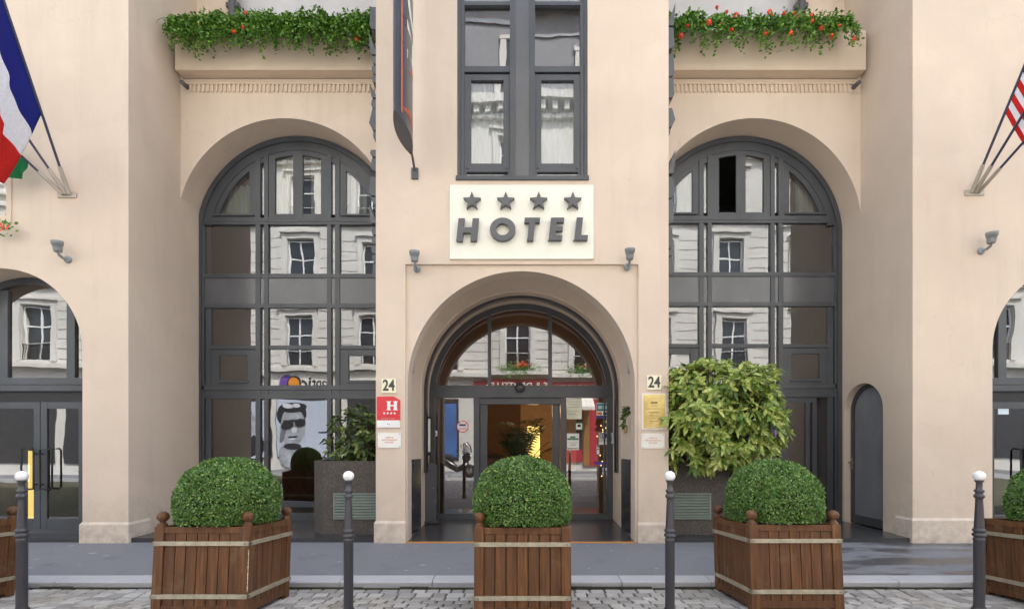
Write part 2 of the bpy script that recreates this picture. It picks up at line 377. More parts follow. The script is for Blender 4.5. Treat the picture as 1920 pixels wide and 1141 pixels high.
# recessed bays
WR = 188 / F * YW; WC = [U(558, YW), XH - WR + .004]; WZ = V(445, YW)
ZLEDGE = 8.36
for k, (x0, x1) in enumerate(((-XH, PL), (PR, XH))):
    r = WR + .012; cx = WC[k]
    a, c = min(x0, cx - r), max(x1, cx + r)
    pass
    cl = lambda x: min(max(x, x0), x1)
    for i in range(60):
        t0, t1 = pi - pi * i / 60, pi - pi * (i + 1) / 60
        p, q = (cl(cx + r * cos(t0)), WZ + r * sin(t0)), (cl(cx + r * cos(t1)), WZ + r * sin(t1))
        if q[0] - p[0] < 1e-6: continue
        w.quad((p[0], YR, p[1]), (q[0], YR, q[1]), (q[0], YR, ZLEDGE), (p[0], YR, ZLEDGE))
        w.quad((p[0], YR, p[1]), (q[0], YR, q[1]), (q[0], YW + .05, q[1]), (p[0], YW + .05, p[1]), 0, True)
    if cx - r > x0: w.quad((x0, YR, 0), (cx - r, YR, 0), (cx - r, YR, ZLEDGE), (x0, YR, ZLEDGE))
    if cx + r < x1: w.quad((cx + r, YR, 0), (x1, YR, 0), (x1, YR, ZLEDGE), (cx + r, YR, ZLEDGE))
    for s in (-1, 1):
        xj = cx + s * r
        if x0 + .004 < xj < x1 - .004: w.quad((xj, YR, 0), (xj, YW + .05, 0), (xj, YW + .05, WZ), (xj, YR, WZ))
    w.quad((x0, YR, ZLEDGE), (x1, YR, ZLEDGE), (x1, 9.0, ZLEDGE), (x0, 9.0, ZLEDGE))
    # upper storey wall beside the upper window
    ux = U(447, 8.7) if k == 0 else U(1492, 8.7)
    if k == 0: w.quad((x0, 8.6, ZLEDGE), (ux, 8.6, ZLEDGE), (ux, 8.6, ZT), (x0, 8.6, ZT)); w.quad((ux, 8.6, ZLEDGE), (ux, 8.9, ZLEDGE), (ux, 8.9, ZT), (ux, 8.6, ZT))
    else: w.quad((ux, 8.6, ZLEDGE), (x1, 8.6, ZLEDGE), (x1, 8.6, ZT), (ux, 8.6, ZT)); w.quad((ux, 8.6, ZLEDGE), (ux, 8.9, ZLEDGE), (ux, 8.9, ZT), (ux, 8.6, ZT))
# centre pier
TX0, TX1 = U(857, YP), U(1102, YP); TZ0 = V(337, YP); TZ1 = 10.4
NX0, NX1, NZ = U(760, YP), U(1197, YP), V(495, YP)
for x0, x1, z0, z1 in ((PL, NX0, 0, ZT), (NX1, PR, 0, ZT), (NX0, NX1, NZ, TZ0), (NX0, TX0, TZ0, ZT), (TX1, NX1, TZ0, ZT), (TX0, TX1, TZ1, ZT)):
    w.quad((x0, YP, z0), (x1, YP, z0), (x1, YP, z1), (x0, YP, z1))
for x in (PL, PR): w.quad((x, YP, 0), (x, 9.0, 0), (x, 9.0, ZT), (x, YP, ZT))
for x in (TX0, TX1): w.quad((x, YP, TZ0), (x, 7.3, TZ0), (x, 7.3, TZ1), (x, YP, TZ1))
w.quad((TX0, YP, TZ0), (TX1, YP, TZ0), (TX1, 7.3, TZ0), (TX0, 7.3, TZ0))
EC, ER, EZS = .01, 1.69, V(721, YN)
arch_wall(NX0, NX1, 0, NZ, YN, EC, ER, EZS)
for x in (NX0, NX1): w.quad((x, YP, 0), (x, YN, 0), (x, YN, NZ), (x, YP, NZ))
w.quad((NX0, YP, NZ), (NX1, YP, NZ), (NX1, YN, NZ), (NX0, YN, NZ))
# the entrance tunnel: front ring, a slightly wider vestibule, then the ring that holds the glazing
soffit(EC, ER, EZS, 0, YN, 7.40)
def annulus(Y, r0, r1, n=48):
    for i in range(n):
        a, c = pi * i / n, pi * (i + 1) / n
        w.quad((EC + r0 * cos(a), Y, EZS + r0 * sin(a)), (EC + r0 * cos(c), Y, EZS + r0 * sin(c)), (EC + r1 * cos(c), Y, EZS + r1 * sin(c)), (EC + r1 * cos(a), Y, EZS + r1 * sin(a)))
    for s in (-1, 1): w.quad((EC + s * r0, Y, 0), (EC + s * r1, Y, 0), (EC + s * r1, Y, EZS), (EC + s * r0, Y, EZS))
annulus(7.40, ER, ER + .17); soffit(EC, ER + .17, EZS, 0, 7.40, 8.12, r2=ER + .012); annulus(8.12, ER + .012, ER); soffit(EC, ER, EZS, 0, 8.12, 8.95)
# roof, back and side walls that close the block
w.quad((-13, 7.1, ZT), (13, 7.1, ZT), (13, 18, ZT), (-13, 18, ZT)); w.quad((-13, 18, 0), (13, 18, 0), (13, 18, ZT), (-13, 18, ZT))
for x in (-13, 13): w.quad((x, 7.1, 0), (x, 18, 0), (x, 18, ZT), (x, 7.1, ZT))
w.build('wall', WALL, H)

# plinths with a weathered top
b = MB()
def plinth(x0, x1, zt, y0=YP, ex0=.025, ex1=.025, yb=None):
    e = .028; yb = yb or y0 + .012
    vs = []
    for z, k in ((-.02, e), (zt - .035, e), (zt, .004)):
        vs += [(x0 - min(ex0, k) if ex0 else x0, y0 - k, z), (x1 + (min(ex1, k) if ex1 else 0), y0 - k, z), (x1 + (min(ex1, k) if ex1 else 0), yb, z), (x0 - (min(ex0, k) if ex0 else 0), yb, z)]
    for i in range(2): b.add(vs, [(4 * i + j, 4 * i + (j + 1) % 4, 4 * i + 4 + (j + 1) % 4, 4 * i + 4 + j) for j in range(4)])
    b.add(vs[8:], [(0, 1, 2, 3)])
for a_, k_ in (((AL['cx'] + AL['r'], -XH, .30), dict(yb=7.5)), ((XH, AR['cx'] - AR['r'], .36), dict(yb=7.4)), ((PL, NX0, .32), dict(ex0=.02, ex1=.01)), ((NX1, PR, .30), dict(ex0=.01, ex1=.02))):
    b = MB(); plinth(*a_, **k_); b.build('plinth', PLINTH, H)

# flower ledges over the recesses, dentil band and water spouts
for k, (x0, x1) in enumerate(((-5.74, PL), (PR, 5.74))):
    b = MB(); zb, zt, yf = V(131, 7.97), V(57, 7.97), 7.97
    b.box(x0, x1, yf, yf + .05, zb, zt); b.box(x0, x1, yf + .05, YR + .05, zb + .002, zb + .06)
    e0 = x0 if k == 0 else x1 - .05
    b.box(e0, e0 + .05, yf + .05, YR + .3, zb + .06, zt - .003)
    b.build('flower_ledge', TRAY, H, bevel=.006)
    b = MB(); b.box(x0 + .1, x1 - .1, yf + .05, YR + .28, zb + .3, zt - .06); b.build('ledge_soil', SOIL, H)
    b = MB(); z0, z1 = V(171, 8.15), V(152, 8.15)
    b.box(x0 if k else x0 + .02, x1 if not k else x1 - .02, YR - .030, YR + .01, z0 + .13, z1 + .04)
    n = 46; s = (x1 - x0 - .2) / n
    for i in range(n): b.box(x0 + .1 + i * s, x0 + .1 + i * s + s * .55, YR - .022, YR + .01, z0 + .004, z0 + .13)
    b.build('dentil_band', TRAY, H)
    b = MB(); sx = -5.68 if k == 0 else 5.68; b.tube([(sx, YR + .02, V(164, YR)), (sx + (.02 if k == 0 else -.02), YR - .17, V(166, YR) - .02)], .035, 10)
    b.build('drain_spout', DARK, H)

# interiors ---------------------------------------------------------------
ROOM = simple('room_paint', (.16, .12, .085), .8); ROOMD = simple('dark_room_paint', (.085, .078, .07), .85)
LOBW = simple('lobby_orange_wall', (.13, .060, .027), .7); LOBF = simple('lobby_floor_tile', (.10, .07, .05), .3)
def room(name, x0, x1, y0, y1, z0, z1, mats, front=False):
    b = MB()
    b.quad((x0, y1, z0), (x1, y1, z0), (x1, y1, z1), (x0, y1, z1), 0); b.quad((x0, y0, z0), (x0, y1, z0), (x0, y1, z1), (x0, y0, z1), 0)
    b.quad((x1, y0, z0), (x1, y1, z0), (x1, y1, z1), (x1, y0, z1), 0); b.quad((x0, y0, z1), (x1, y0, z1), (x1, y1, z1), (x0, y1, z1), 0)
    b.quad((x0, y0, z0), (x1, y0, z0), (x1, y1, z0), (x0, y1, z0), 1)
    return tag(b.build(name, mats), kind='structure')
room('lobby_room', -5.82, 5.83, 8.96, 13.0, .058, 4.25, [LOBW, LOBF])
for x0, x1 in ((-5.81, -2.2), (2.2, 5.81)): room('bedroom_room', x0, x1, YW + .07, 11.4, 4.32, WZ + WR + .08, [ROOMD, ROOMD])
room('stair_room', TX0 + .002, TX1 - .002, 7.305, 9.6, TZ0, TZ1, [ROOM, ROOM])
for x0, x1 in ((-9.3, -6.3), (6.8, 9.8)): room('shop_room', x0, x1, 7.63, 10.4, .046, 4.22, [ROOMD, LOBF])

CURT = simple('cream_curtain', (.66, .61, .50), .9, 0, .08, 3); CURTB = simple('pale_blue_curtain', (.42, .50, .47), .9, 0, .08, 3); CURTW = simple('white_net_curtain', (.56, .57, .59), .9, 0, .05, 3)
def curtain(b, x0, x1, z0, z1, Y, waves, amp=.035, mi=0):
    n = waves * 8
    P = [(x0 + (x1 - x0) * i / n, Y + amp * sin(2 * pi * waves * i / n) + amp * .4 * sin(5.3 * i / 8)) for i in range(n + 1)]
    for (ax, ay), (bx, by) in zip(P, P[1:]): b.quad((ax, ay, z0), (bx, by, z0), (bx, by, z1), (ax, ay, z1), mi, True)

# arched bay windows ---------------------------------------------------------
def bay(k):
    cx, s = WC[k], (1 if k == 0 else -1)
    m = YW / F
    X = lambda d: cx + s * d * m                      # d: photo pixels from the window's axis, mirrored on the right
    Z = lambda py: V(py - (0 if k == 0 else 3), YW)
    wroot = empty('arched_window', (0, 0, 0)); wroot.parent = H
    zb = .062
    f = MB()
    f.ring(cx, WZ, WR, WR - 9 * m, YW - .03, YW + .06, zb); f.ring(cx, WZ, WR - 8.5 * m, WR - 24 * m, YW, YW + .06, None, a0=.134, a1=pi - .134)
    def bar(d0, d1, p0, p1, o=0., dep=.06): f.box(X(d0), X(d1), YW + o, YW + dep, Z(p0), Z(p1))
    def vbar(d0, d1, p1, o=0.):                       # vertical that runs up to the arch
        dd = max(abs(d0), abs(d1)) * m; zt = WZ + sqrt(max((WR - 16 * m) ** 2 - dd * dd, 0)); f.box(X(d0), X(d1), YW + o, YW + .062, Z(p1), zt)
    for a in (-1, 1):
        vbar(a * 55, a * 63, 974, -.004); vbar(a * 70, a * 79, 974, -.004)
        bar(a * 163, a * 173, 578, 972, .004)          # jamb profile of the lower part
        bar(a * 175, a * 180, 421, 972, -.01)
    R0 = 172
    bar(-R0, R0, 408, 421, -.008); bar(-R0, R0, 412.5, 416, -.016)
    bar(-180, 180, 513, 521, -.007); bar(-180, 180, 569, 577, -.007)
    for d0, d1 in ((-163, -79), (-55, 55), (79, 163)): bar(d0, d1, 647, 654, .006)
    bar(-180, 180, 722, 731, -.010); bar(-180, 180, 731, 739, .006); bar(-180, 180, 739, 747, -.012)
    for d0, d1 in ((-180, -55), (-79, 79), (55, 180)): bar(d0, d1, 962, 976, .009)
    # casement frames: lunettes and the small hoppers
    f.ring(cx, WZ, WR - 23 * m, WR - 33 * m, YW + .013, YW + .058, None, a0=.20, a1=pi - .20)
    for a in (-1, 1):
        bar(a * 79, a * 91, 300, 408, .012); bar(a * 79, a * 166, 400, 408, .014); bar(a * 82, a * 160, 401.5, 405, -.02)
        for q in ((79, 95, 655, 722), (148, 163, 655, 722)): bar(a * q[0], a * q[1], q[2], q[3], .012)
        bar(a * 95, a * 148, 655, 666, .013); bar(a * 95, a * 148, 712, 722, .013)
        bar(a * 92, a * 151, 713.5, 717, -.006)
    bar(-55, -43, 290, 408, .012); bar(43, 55, 290, 408, .012); bar(-9, 9, 268, 408, .010); bar(-55, 55, 400, 408, .015); bar(-55, 55, 268, 279, .016)
    if k == 1:                                         # a glazed door stands in the outer bay on the right
        bar(-130, -122, 747, 962, .010); bar(-143, -135, 747, 962, .010); bar(-143, -79, 747, 757, .014)
    fo = f.build('window_frame', FRAME, wroot, bevel=.004)
    p = MB(); p.box(X(-176), X(176), YW + .012, YW + .05, Z(569), Z(521)); p.build('spandrel_panel', SPAN, wroot)
    g = MB(); yg = YW + .04
    def pn(d0, d1, p0, p1): g.pane(min(X(d0), X(d1)), max(X(d0), X(d1)), Z(p1), Z(p0), yg)
    cols = [(-175, -79), (-70, -63), (-55, 55), (63, 70), (79, 175)]
    for d0, d1 in cols:
        pn(d0, d1, 421, 513); pn(d0, d1, 577, 722); pn(d0, d1, 747, 962)
    for d0, d1 in ((-160, -91), (-70, -63), (-43, -9), (9, 43), (63, 70), (91, 160)):
        if k == 1 and (d0, d1) == (9, 43): continue    # this leaf is open (drawn below)
        a, c = sorted((X(d0), X(d1))); t = (random.uniform(-.006, .006), random.uniform(-.004, .004))
        g.archpoly(a, c, Z(400), yg, cx, WZ, WR - 28 * m, tilt=t)
    g.build('window_glass', GLASS, wroot)
    if k == 1:
        o = MB(); x = X(43); dx = .32 * m * 100
        o.box(x, x + .03, yg, yg + .34, Z(400), Z(279)); o.build('open_casement', FRAME, wroot)
    zt = WZ + WR - .1
    def cur(*a, **kw): c = MB(); mi = kw.pop('mi', 0); curtain(c, *a, **kw); c.build('curtain', (CURT, CURTB)[mi], wroot)
    yc = YW + .16
    if k == 0:
        cur(X(-160), X(-88), Z(403), zt - .7, yc, 6, mi=1); cur(X(-52), X(-12), Z(403), zt, yc, 4); cur(X(18), X(50), Z(403), zt, yc, 3); cur(X(95), X(125), Z(403), zt - .3, yc, 3)
    else:
        cur(X(-160), X(-112), Z(403), zt - .4, yc, 5, mi=1); cur(X(150), X(85), Z(403), zt - .4, yc, 6, mi=1)
for k in (0, 1): bay(k)

# upper storey windows (only their lower edge shows above the flowers)
for k in (0, 1):
    r0 = empty('upper_window'); r0.parent = H
    x0, x1 = (U(447, 8.7), PL - .01) if k == 0 else (PR + .01, U(1492, 8.7))
    f = MB(); f.box(x0, x1, 8.72, 8.80, ZLEDGE, 9.22); f.box(x0, x1, 8.735, 8.80, 9.235, ZT - .1)
    f.build('white_infill', CURTW, r0)  # plain opaque white boxes across the window opening
    f = MB(); px = x0 if k == 0 else x1; f.tube([(px, 8.52, ZLEDGE), (px, 8.52, 11.5)], .065, 12); f.box(px - .11, px + .11, 8.50, 8.6, V(12, 8.5), V(4, 8.5))
    f.build('downpipe', DARK, H)

# tall pier window -----------------------------------------------------------
tw = empty('tall_window'); tw.parent = H
YT = YP + .06
f = MB()
def tb(x0, x1, p0, p1, o=0., d=.07): f.box(U(x0, YT), U(x1, YT), YT + o, YT + d, V(p1, YT), V(p0, YT))
f.box(U(855, YP), U(1104, YP), YP - .03, YT + .07, TZ0 - .012, TZ0 + .05)
tb(858, 864, -350, 334, -.03); tb(1095, 1101, -350, 334, -.03); tb(864, 871, -350, 334, -.01); tb(1088, 1095, -350, 334, -.01)
tb(956, 966, -350, 334, -.028); tb(993, 1003, -350, 334, -.028)
for x0, x1 in ((871, 956), (1003, 1088)):
    tb(x0, x1, 125, 136, -.012); tb(x0, x1, 4, 11, -.012); tb(x0, x1, -130, -118, -.012)
    tb(x0, x0 + 12, 139, 322, .006); tb(x1 - 12, x1, 139, 322, .006); tb(x0 + 12, x1 - 12, 139, 150, .006); tb(x0 + 12, x1 - 12, 306, 322, .006)
    tb(x0 + 4, x0 + 8, 311, 316, -.006); tb(x1 - 8, x1 - 4, 311, 316, -.006)
    tb(x0, x0 + 4, 322, 334, .004); tb(x1 - 4, x1, 322, 334, .004)
f.build('window_frame', FRAME, tw, bevel=.003)
f = MB(); f.box(U(966, YT), U(993, YT), YT - .005, YT + .05, TZ0 + .05, TZ1 - .1); f.build('mullion_panel', SPAN, tw)
g = MB()
for x0, x1 in ((871, 956), (1003, 1088)):
    for p0, p1 in ((-118, 4), (11, 125), (322, 334)): g.pane(U(x0, YT), U(x1, YT), V(p1, YT), V(p0, YT), YT + .045)
    g.pane(U(x0 + 11, YT), U(x1 - 11, YT), V(307, YT), V(149, YT), YT + .045)
g.build('window_glass', GLASS, tw)
for x0, x1 in ((868, 958), (1001, 1091)): c = MB(); curtain(c, U(x0, YT), U(x1, YT), TZ0 + .02, V(132, YT), YT + .10, 9, .016); c.build('curtain', CURTW, tw)

# window just inside the left edge of the picture, over the side doorway
lw = empty('side_window'); lw.parent = H
b = MB(); xr = U(23, YP); b.box(xr - 1.35, xr, YP - .025, YP + .01, V(418, YP), V(405, YP)); b.box(xr - .075, xr - .002, YP - .018, YP + .01, V(405, YP), 7.2); b.build('window_surround', TRAY, lw, bevel=.005)
b = MB(); b.pane(xr - 1.3, xr - .075, V(405, YP), 7.2, YP - .004); b.build('window_glass', GLASS, lw)

# entrance glazing --------------------------------------------------------------
en = empty('entrance_screen'); en.parent = H
m = YE / F; ec = U(977, YE); er = 174 * m; ezs = V(741, YE); zf = .062
f = MB()
f.ring(ec, ezs, er, er - 13 * m, YE - .02, YE + .07, zf)
def eb(x0, x1, p0, p1, o=0., d=.07): f.box(U(x0, YE), U(x1, YE), YE + o, YE + d, V(p1, YE), V(p0, YE))
def ev(x0, x1, p1, o=0.):
    dd = max(abs(U(x0, YE) - ec), abs(U(x1, YE) - ec)); f.box(U(x0, YE), U(x1, YE), YE + o, YE + .07, V(p1, YE), ezs + sqrt((er - 8 * m) ** 2 - dd * dd))
ev(914.5, 921, 722, -.006); ev(1028, 1035, 722, -.006)
eb(806, 1148, 722, 728, -.012); eb(806, 1148, 728, 745, -.024)
eb(888, 899, 745, 972, -.01); eb(1051, 1062, 745, 972, -.01); eb(820, 824, 745, 962, .004); eb(1132, 1135, 745, 962, .004)
eb(812, 888, 962, 974, -.006); eb(1062, 1142, 962, 974, -.006)
f.build('door_frame', FRAME, en, bevel=.004)
f = MB(); eb(899, 1051, 745, 757, .03, .16); f.build('door_header', FRAME, en)
for x0, x1 in ((899, 913), (1036, 1049)):           # sliding leaves, parked half open behind the side lights
    f = MB(); eb(x0, x1, 757, 966, .075, .115); f.build('sliding_leaf', FRAME, en, bevel=.003)
g = MB(); yg = YE + .03
for d0, d1 in ((-160, -62), (-56, 51), (58, 158)):
    g.archpoly(ec + d0 * m, ec + d1 * m, V(722, YE), yg, ec, ezs, er - 11 * m, tilt=(random.uniform(-.003, .003), random.uniform(-.003, .003)))
for x0, x1 in ((812, 888), (1062, 1142)): g.pane(U(x0, YE), U(x1, YE), V(962, YE), V(745, YE), yg, t=.002)
g.build('window_glass', GLASSE, en)
b = MB(); b.lathe([(.001, -.05), (.07, -.045), (.095, 0), (.09, .03), (.0, .035)], (U(975, YE), YE - .05, V(727, YE)), 16, axis=Matrix.Rotation(pi / 2, 3, 'X')); b.build('motion_sensor', IRON, en)
# black shutter track on the soffit
b = MB(); b.ring(EC, EZS, ER + .004, ER - .045, 8.34, 8.46, .95); b.box(EC - ER + .002, EC - ER + .045, 8.32, 8.48, .95, 2.0); b.box(EC + ER - .045, EC + ER - .002, 8.32, 8.48, .95, 2.2)
b.build('shutter_track', IRON, H)
MARB = simple('black_marble', (.035, .036, .042), .18, 0, .4, 5)
for s in (-1, 1):
    b = MB(); xa, xb = EC + s * (ER + .150), EC + s * (ER + .018); b.prism([(xa, 7.47, 0), (xb, 8.10, 0), (xb - s * .02, 8.10, 0), (xa - s * .02, 7.47, 0)], (0, 0, 1.2)); b.build('jamb_panel', MARB, H)

# stickers on the glazing
WH = simple('sticker_white', (.80, .80, .78), .5, 0, .04); RED = simple('sign_red', (.66, .03, .04), .4, 0, .06, 9); GRN = simple('sticker_green', (.04, .17, .075), .5); BLU = simple('sticker_blue', (.03, .05, .22), .5); TEAL = simple('sticker_teal', (.03, .22, .36), .5); ORG = simple('sticker_orange', (.60, .16, .03), .5); BLK = simple('print_black', (.02, .02, .022), .6); PAPER = simple('notice_paper', (.66, .67, .52), .7)
def disc(b, x, z, Y, r, d=.003, n=8, mi=0, ph=pi / 8): b.prism([(x + r * cos(ph + 2 * pi * i / n), Y, z + r * sin(ph + 2 * pi * i / n)) for i in range(n)], (0, -d, 0), mi)
YS = YE + .024
def rect(b, x0, x1, p0, p1, k=0, mi=0): b.box(U(x0, YE), U(x1, YE), YS - .003 - .002 * k, YS - .002 * k, V(p1, YE), V(p0, YE), mi)
b = MB(); x, z = U(867, YE), V(799, YE); disc(b, x, z, YS, .115, .003, 8, 0); disc(b, x, z, YS - .004, .098, .002, 8, 1); b.box(x - .06, x + .06, YS - .009, YS - .006, z + .01, z + .045, 2); b.box(x - .07, x + .07, YS - .009, YS - .006, z - .035, z - .028, 0); b.box(x - .06, x + .06, YS - .009, YS - .006, z - .055, z - .048, 0); b.build('sticker', [RED, WH, BLU], en)
b = MB(); x, z = U(815.5, YE), V(812, YE); disc(b, x, z, YS, .07, .003, 20, 0); disc(b, x, z, YS - .004, .055, .002, 20, 1); disc(b, x, z - .005, YS - .007, .025, .002, 6, 2); b.build('sticker', [BLU, WH, ORG], en)
b = MB(); rect(b, 1063, 1091, 746, 785); rect(b, 1066, 1088, 752, 753, 1, 1); rect(b, 1066, 1088, 757, 758, 1, 1); rect(b, 1066, 1086, 762, 763, 1, 1); rect(b, 1066, 1088, 770, 771, 1, 1); rect(b, 1066, 1080, 775, 776, 1, 1); b.build('notice', [PAPER, simple('faded_ink', (.40, .40, .34), .7)], en)
b = MB(); rect(b, 1063, 1086, 812, 843); rect(b, 1064, 1085, 821, 824, 1, 1); rect(b, 1069, 1079, 817.5, 820.5, 1, 1); rect(b, 1064, 1085, 839.5, 841, 1, 1); rect(b, 1067, 1083, 829, 829.6, 1, 1); rect(b, 1069, 1080, 833, 834, 1, 1); b.build('notice', [WH, GRN], en)
b = MB(); rect(b, 1079, 1093, 791, 806, 0, 1); rect(b, 1080.5, 1091.5, 793.5, 804, 1, 0); rect(b, 1083, 1089, 795, 800, 2, 2); b.build('sticker', [WH, GRN, BLK], en)
b = MB(); rect(b, 1119, 1141, 755, 778, 0, 0); rect(b, 1119.5, 1140.5, 756, 767, 1, 1); rect(b, 1119.5, 1140.5, 767, 770, 1, 2); rect(b, 1120, 1129, 772, 777, 1, 3); rect(b, 1131, 1140, 772, 777, 1, 4)
rect(b, 1122, 1129, 760, 766, 2, 5); rect(b, 1131, 1138, 760, 766, 2, 5); rect(b, 1119, 1136, 779, 784, 0, 4); b.build('sticker', [WH, TEAL, GRN, ORG, BLU, simple('pale_mint', (.5, .7, .6), .5)], en)
b = MB(); rect(b, 1123, 1141, 810, 833); x, z = U(1132, YE), V(816, YE); disc(b, x + .02, z, YS - .006, .05, .002, 16, 1); disc(b, x - .025, z, YS - .006, .05, .002, 16, 1); disc(b, x - .025, z, YS - .009, .038, .002, 16, 0); rect(b, 1129, 1130.5, 813, 819, 5, 1); rect(b, 1123, 1143, 828, 832.6, 2, 2); b.build('sticker', [simple('sticker_grey', (.5, .52, .42), .5), BLU, WH], en)
b = MB(); rect(b, 1119, 1124, 834, 851, 0, 0); rect(b, 1119.5, 1123.5, 834.5, 838, 1, 1); rect(b, 1119.5, 1123.5, 840, 843, 1, 2); b.build('sticker', [WH, TEAL, ORG], en)
b = MB(); rect(b, 1129, 1143.5, 872, 891, 0, 0); rect(b, 1130, 1143, 876, 882, 1, 1); rect(b, 1131, 1135, 877.5, 880.5, 2, 2); rect(b, 1130, 1135, 884, 890, 1, 1); rect(b, 1137, 1143, 884, 890, 1, 1); b.build('sticker', [BLU, WH, GRN], en)
b = MB(); rect(b, 1115, 1141, 865, 870.5); b.build('sticker', [simple('violet_tape', (.09, .06, .32), .5)], en)

# side doorways --------------------------------------------------------------------
def doorway(A, s, Zoff=0.):
    r0 = empty('side_entrance'); r0.parent = H
    cx, r, zs = A['cx'], A['r'], A['zs']; m = YD / F
    f = MB(); f.ring(cx, zs, r + .005, r - .10, YD, YD + .07, .05)
    zt0, zt1 = V(733, YD), V(708, YD)
    f.box(cx - r + .02, cx + r - .02, YD - .012, YD + .06, zt0, zt0 + .10); f.box(cx - r + .02, cx + r - .02, YD - .02, YD + .06, zt0 + .10, zt1)
    for d in (.60, -.45): f.box(cx + s * d, cx + s * (d + .13), YD + .004, YD + .06, zt1, zs + sqrt(r * r - (abs(d) + .13) ** 2) - .05)
    j = .86
    for q in (-1, 1): f.box(cx + q * j, cx + q * (j + .10), YD - .004, YD + .06, .05, zt0); f.box(cx + q * (j + .10), cx + q * (r - .08), YD + .006, YD + .06, V(728 + 160, YD), V(721 + 160, YD))
    f.build('door_frame', FRAME, r0, bevel=.004)
    f = MB(); f.box(cx - j, cx + j, YD + .03, YD + .10, zt0 - .16, zt0 + .002); f.build('door_header', BLK, r0)
    zd1, zd0 = zt0 - .16, .12
    c0 = cx + s * .16
    g = MB()
    for x0, x1 in ((min(cx - j, c0), c0 - .004), (c0 + .004, max(cx + j, c0))):
        d = MB(); t = .10
        d.box(x0, x0 + t, YD + .035, YD + .075, zd0, zd1); d.box(x1 - t, x1, YD + .035, YD + .075, zd0, zd1); d.box(x0 + t, x1 - t, YD + .037, YD + .073, zd0, zd0 + .16); d.box(x0 + t, x1 - t, YD + .037, YD + .073, zd1 - .11, zd1)
        d.build('door_leaf', FRAME, r0, bevel=.003); g.pane(x0 + t, x1 - t, zd0 + .16, zd1 - .11, YD + .055)
    for x0, x1 in ((cx - r + .1, cx - j - .1), (cx + j + .1, cx + r - .1)): g.pane(x0, x1, .06, zt0, YD + .04)
    xs = sorted([cx - r + .08, cx + s * .60 if s > 0 else cx - .73, cx + r - .08])
    for x0, x1 in zip(xs, xs[1:]): g.archpoly(x0, x1, zt1, YD + .04, cx, zs, r - .06, tilt=(random.uniform(-.004, .004), 0))
    g.build('window_glass', GLASS, r0)
    for q in (-1, 1):
        h = MB(); xa, xb = c0 + q * .05, c0 + q * .24; ya = YD - .02
        h.tube([(xa, ya, .76), (xa, ya, 1.36), (xb - q * .03, ya, 1.38), (xb, ya, 1.35), (xb, ya, .77), (xb - q * .03, ya, .74), (xa, ya, .755)], .013, 8)
        h.tube([(xa, ya, 1.3), (xa, YD + .04, 1.3)], .011, 6); h.tube([(xa, ya, .82), (xa, YD + .04, .82)], .011, 6)
        h.build('door_handle', BLK, r0)
    f = MB(); f.box(cx - 1.0, cx + 1.0, YD + .03, YD + .08, .045, .12); f.build('door_sill', FRAME, r0)
    return r0
doorway(AL, 1); rdoor = doorway(AR, -1)
b = MB(); b.box(U(1877, YD), U(1897, YD), YD + .045, YD + .051, V(776, YD), V(740, YD)); nt = b.build('notice', simple('blue_white_notice', (.62, .72, .80), .6), rdoor)

# arched service door in the right return wall
sd = empty('service_door'); sd.parent = H
f = MB(); XX = XH + .15
def yz_arch(b, x, y0, y1, z0, zs, mi=0, d=.04, n=20):
    c, r = (y0 + y1) / 2, (y1 - y0) / 2
    b.prism([(x, y0, z0)] + [(x, c + r * cos(pi - pi * i / n), zs + r * sin(pi - pi * i / n)) for i in range(n + 1)] + [(x, y1, z0)], (d, 0, 0), mi)
yz_arch(f, XX, sy0, sy1, .06, szs); f.build('door_leaf', metalpaint('service_door_paint', (.20, .21, .235), .4), sd)
f = MB()
for i in range(20):
    a, c = pi * i / 20, pi * (i + 1) / 20
    for r0, r1, x0, x1 in ((sr - .001, sr - .07, XX - .03, XX),):
        P = lambda r, t, x: (x, sc + r * cos(t), szs + r * sin(t))
        f.quad(P(r0, a, x0), P(r0, c, x0), P(r1, c, x0), P(r1, a, x0)); f.quad(P(r1, a, x0), P(r1, c, x0), P(r1, c, x1), P(r1, a, x1))
f.box(XX - .03, XX, sy0, sy0 + .07, .06, szs); f.box(XX - .03, XX, sy1 - .07, sy1, .06, szs); f.box(XX - .026, XX, sy0 + .07, sy1 - .07, .06, .2); f.build('door_frame', FRAME, sd)
f = MB(); f.box(XX - .05, XX - .03, sy1 - .06, sy1 - .03, 1.0, 1.2); f.tube([(XX - .045, sy1 - .045, 1.12), (XX - .09, sy1 - .045, 1.12), (XX - .09, sy1 - .17, 1.12)], .012, 8); f.build('door_handle', BOLT, sd)

# dark metal letter blocks stacked up both sides of the pier
def sideblocks(s, spans, label):
    X0 = PL if s < 0 else PR
    r0 = empty('edge_sign', (X0, YP + .3, V(520, YP)), label, 'sign', 'edge-on signs on the pier sides')
    for p0, p1, wd, kind in spans:
        b = MB(); z1, z0 = V(p0, YP + .1), V(p1, YP + .1); o = Vector((X0, YP + .3, V(520, YP)))
        x1 = s * wd / F * (YP + .1); y0, y1 = YP + .06, YP + .42
        if kind == 'round':
            P = [(0, z0)] + [(x1 * (1 - .25 * (i / 6) ** 2), z0 + (z1 - z0) * (1 - i / 6) if False else z1 - (z1 - z0) * i / 6) for i in range(7)]
        elif kind == 'wedge': P = [(0, z0 - .02), (x1 * .55, z0), (x1, z0 + .10), (x1 * .6, z1), (0, z1)]
        else: P = [(0, z0 - .015), (x1 * .7, z0), (x1 * .95, z0 + .05), (x1 * .82, z1), (0, z1)]
        b.prism([(x, y0 - o.y, z - o.z) for x, z in P], (0, y1 - y0, 0)); b.build('letter_block', DARK, r0, bevel=.006)
    return r0
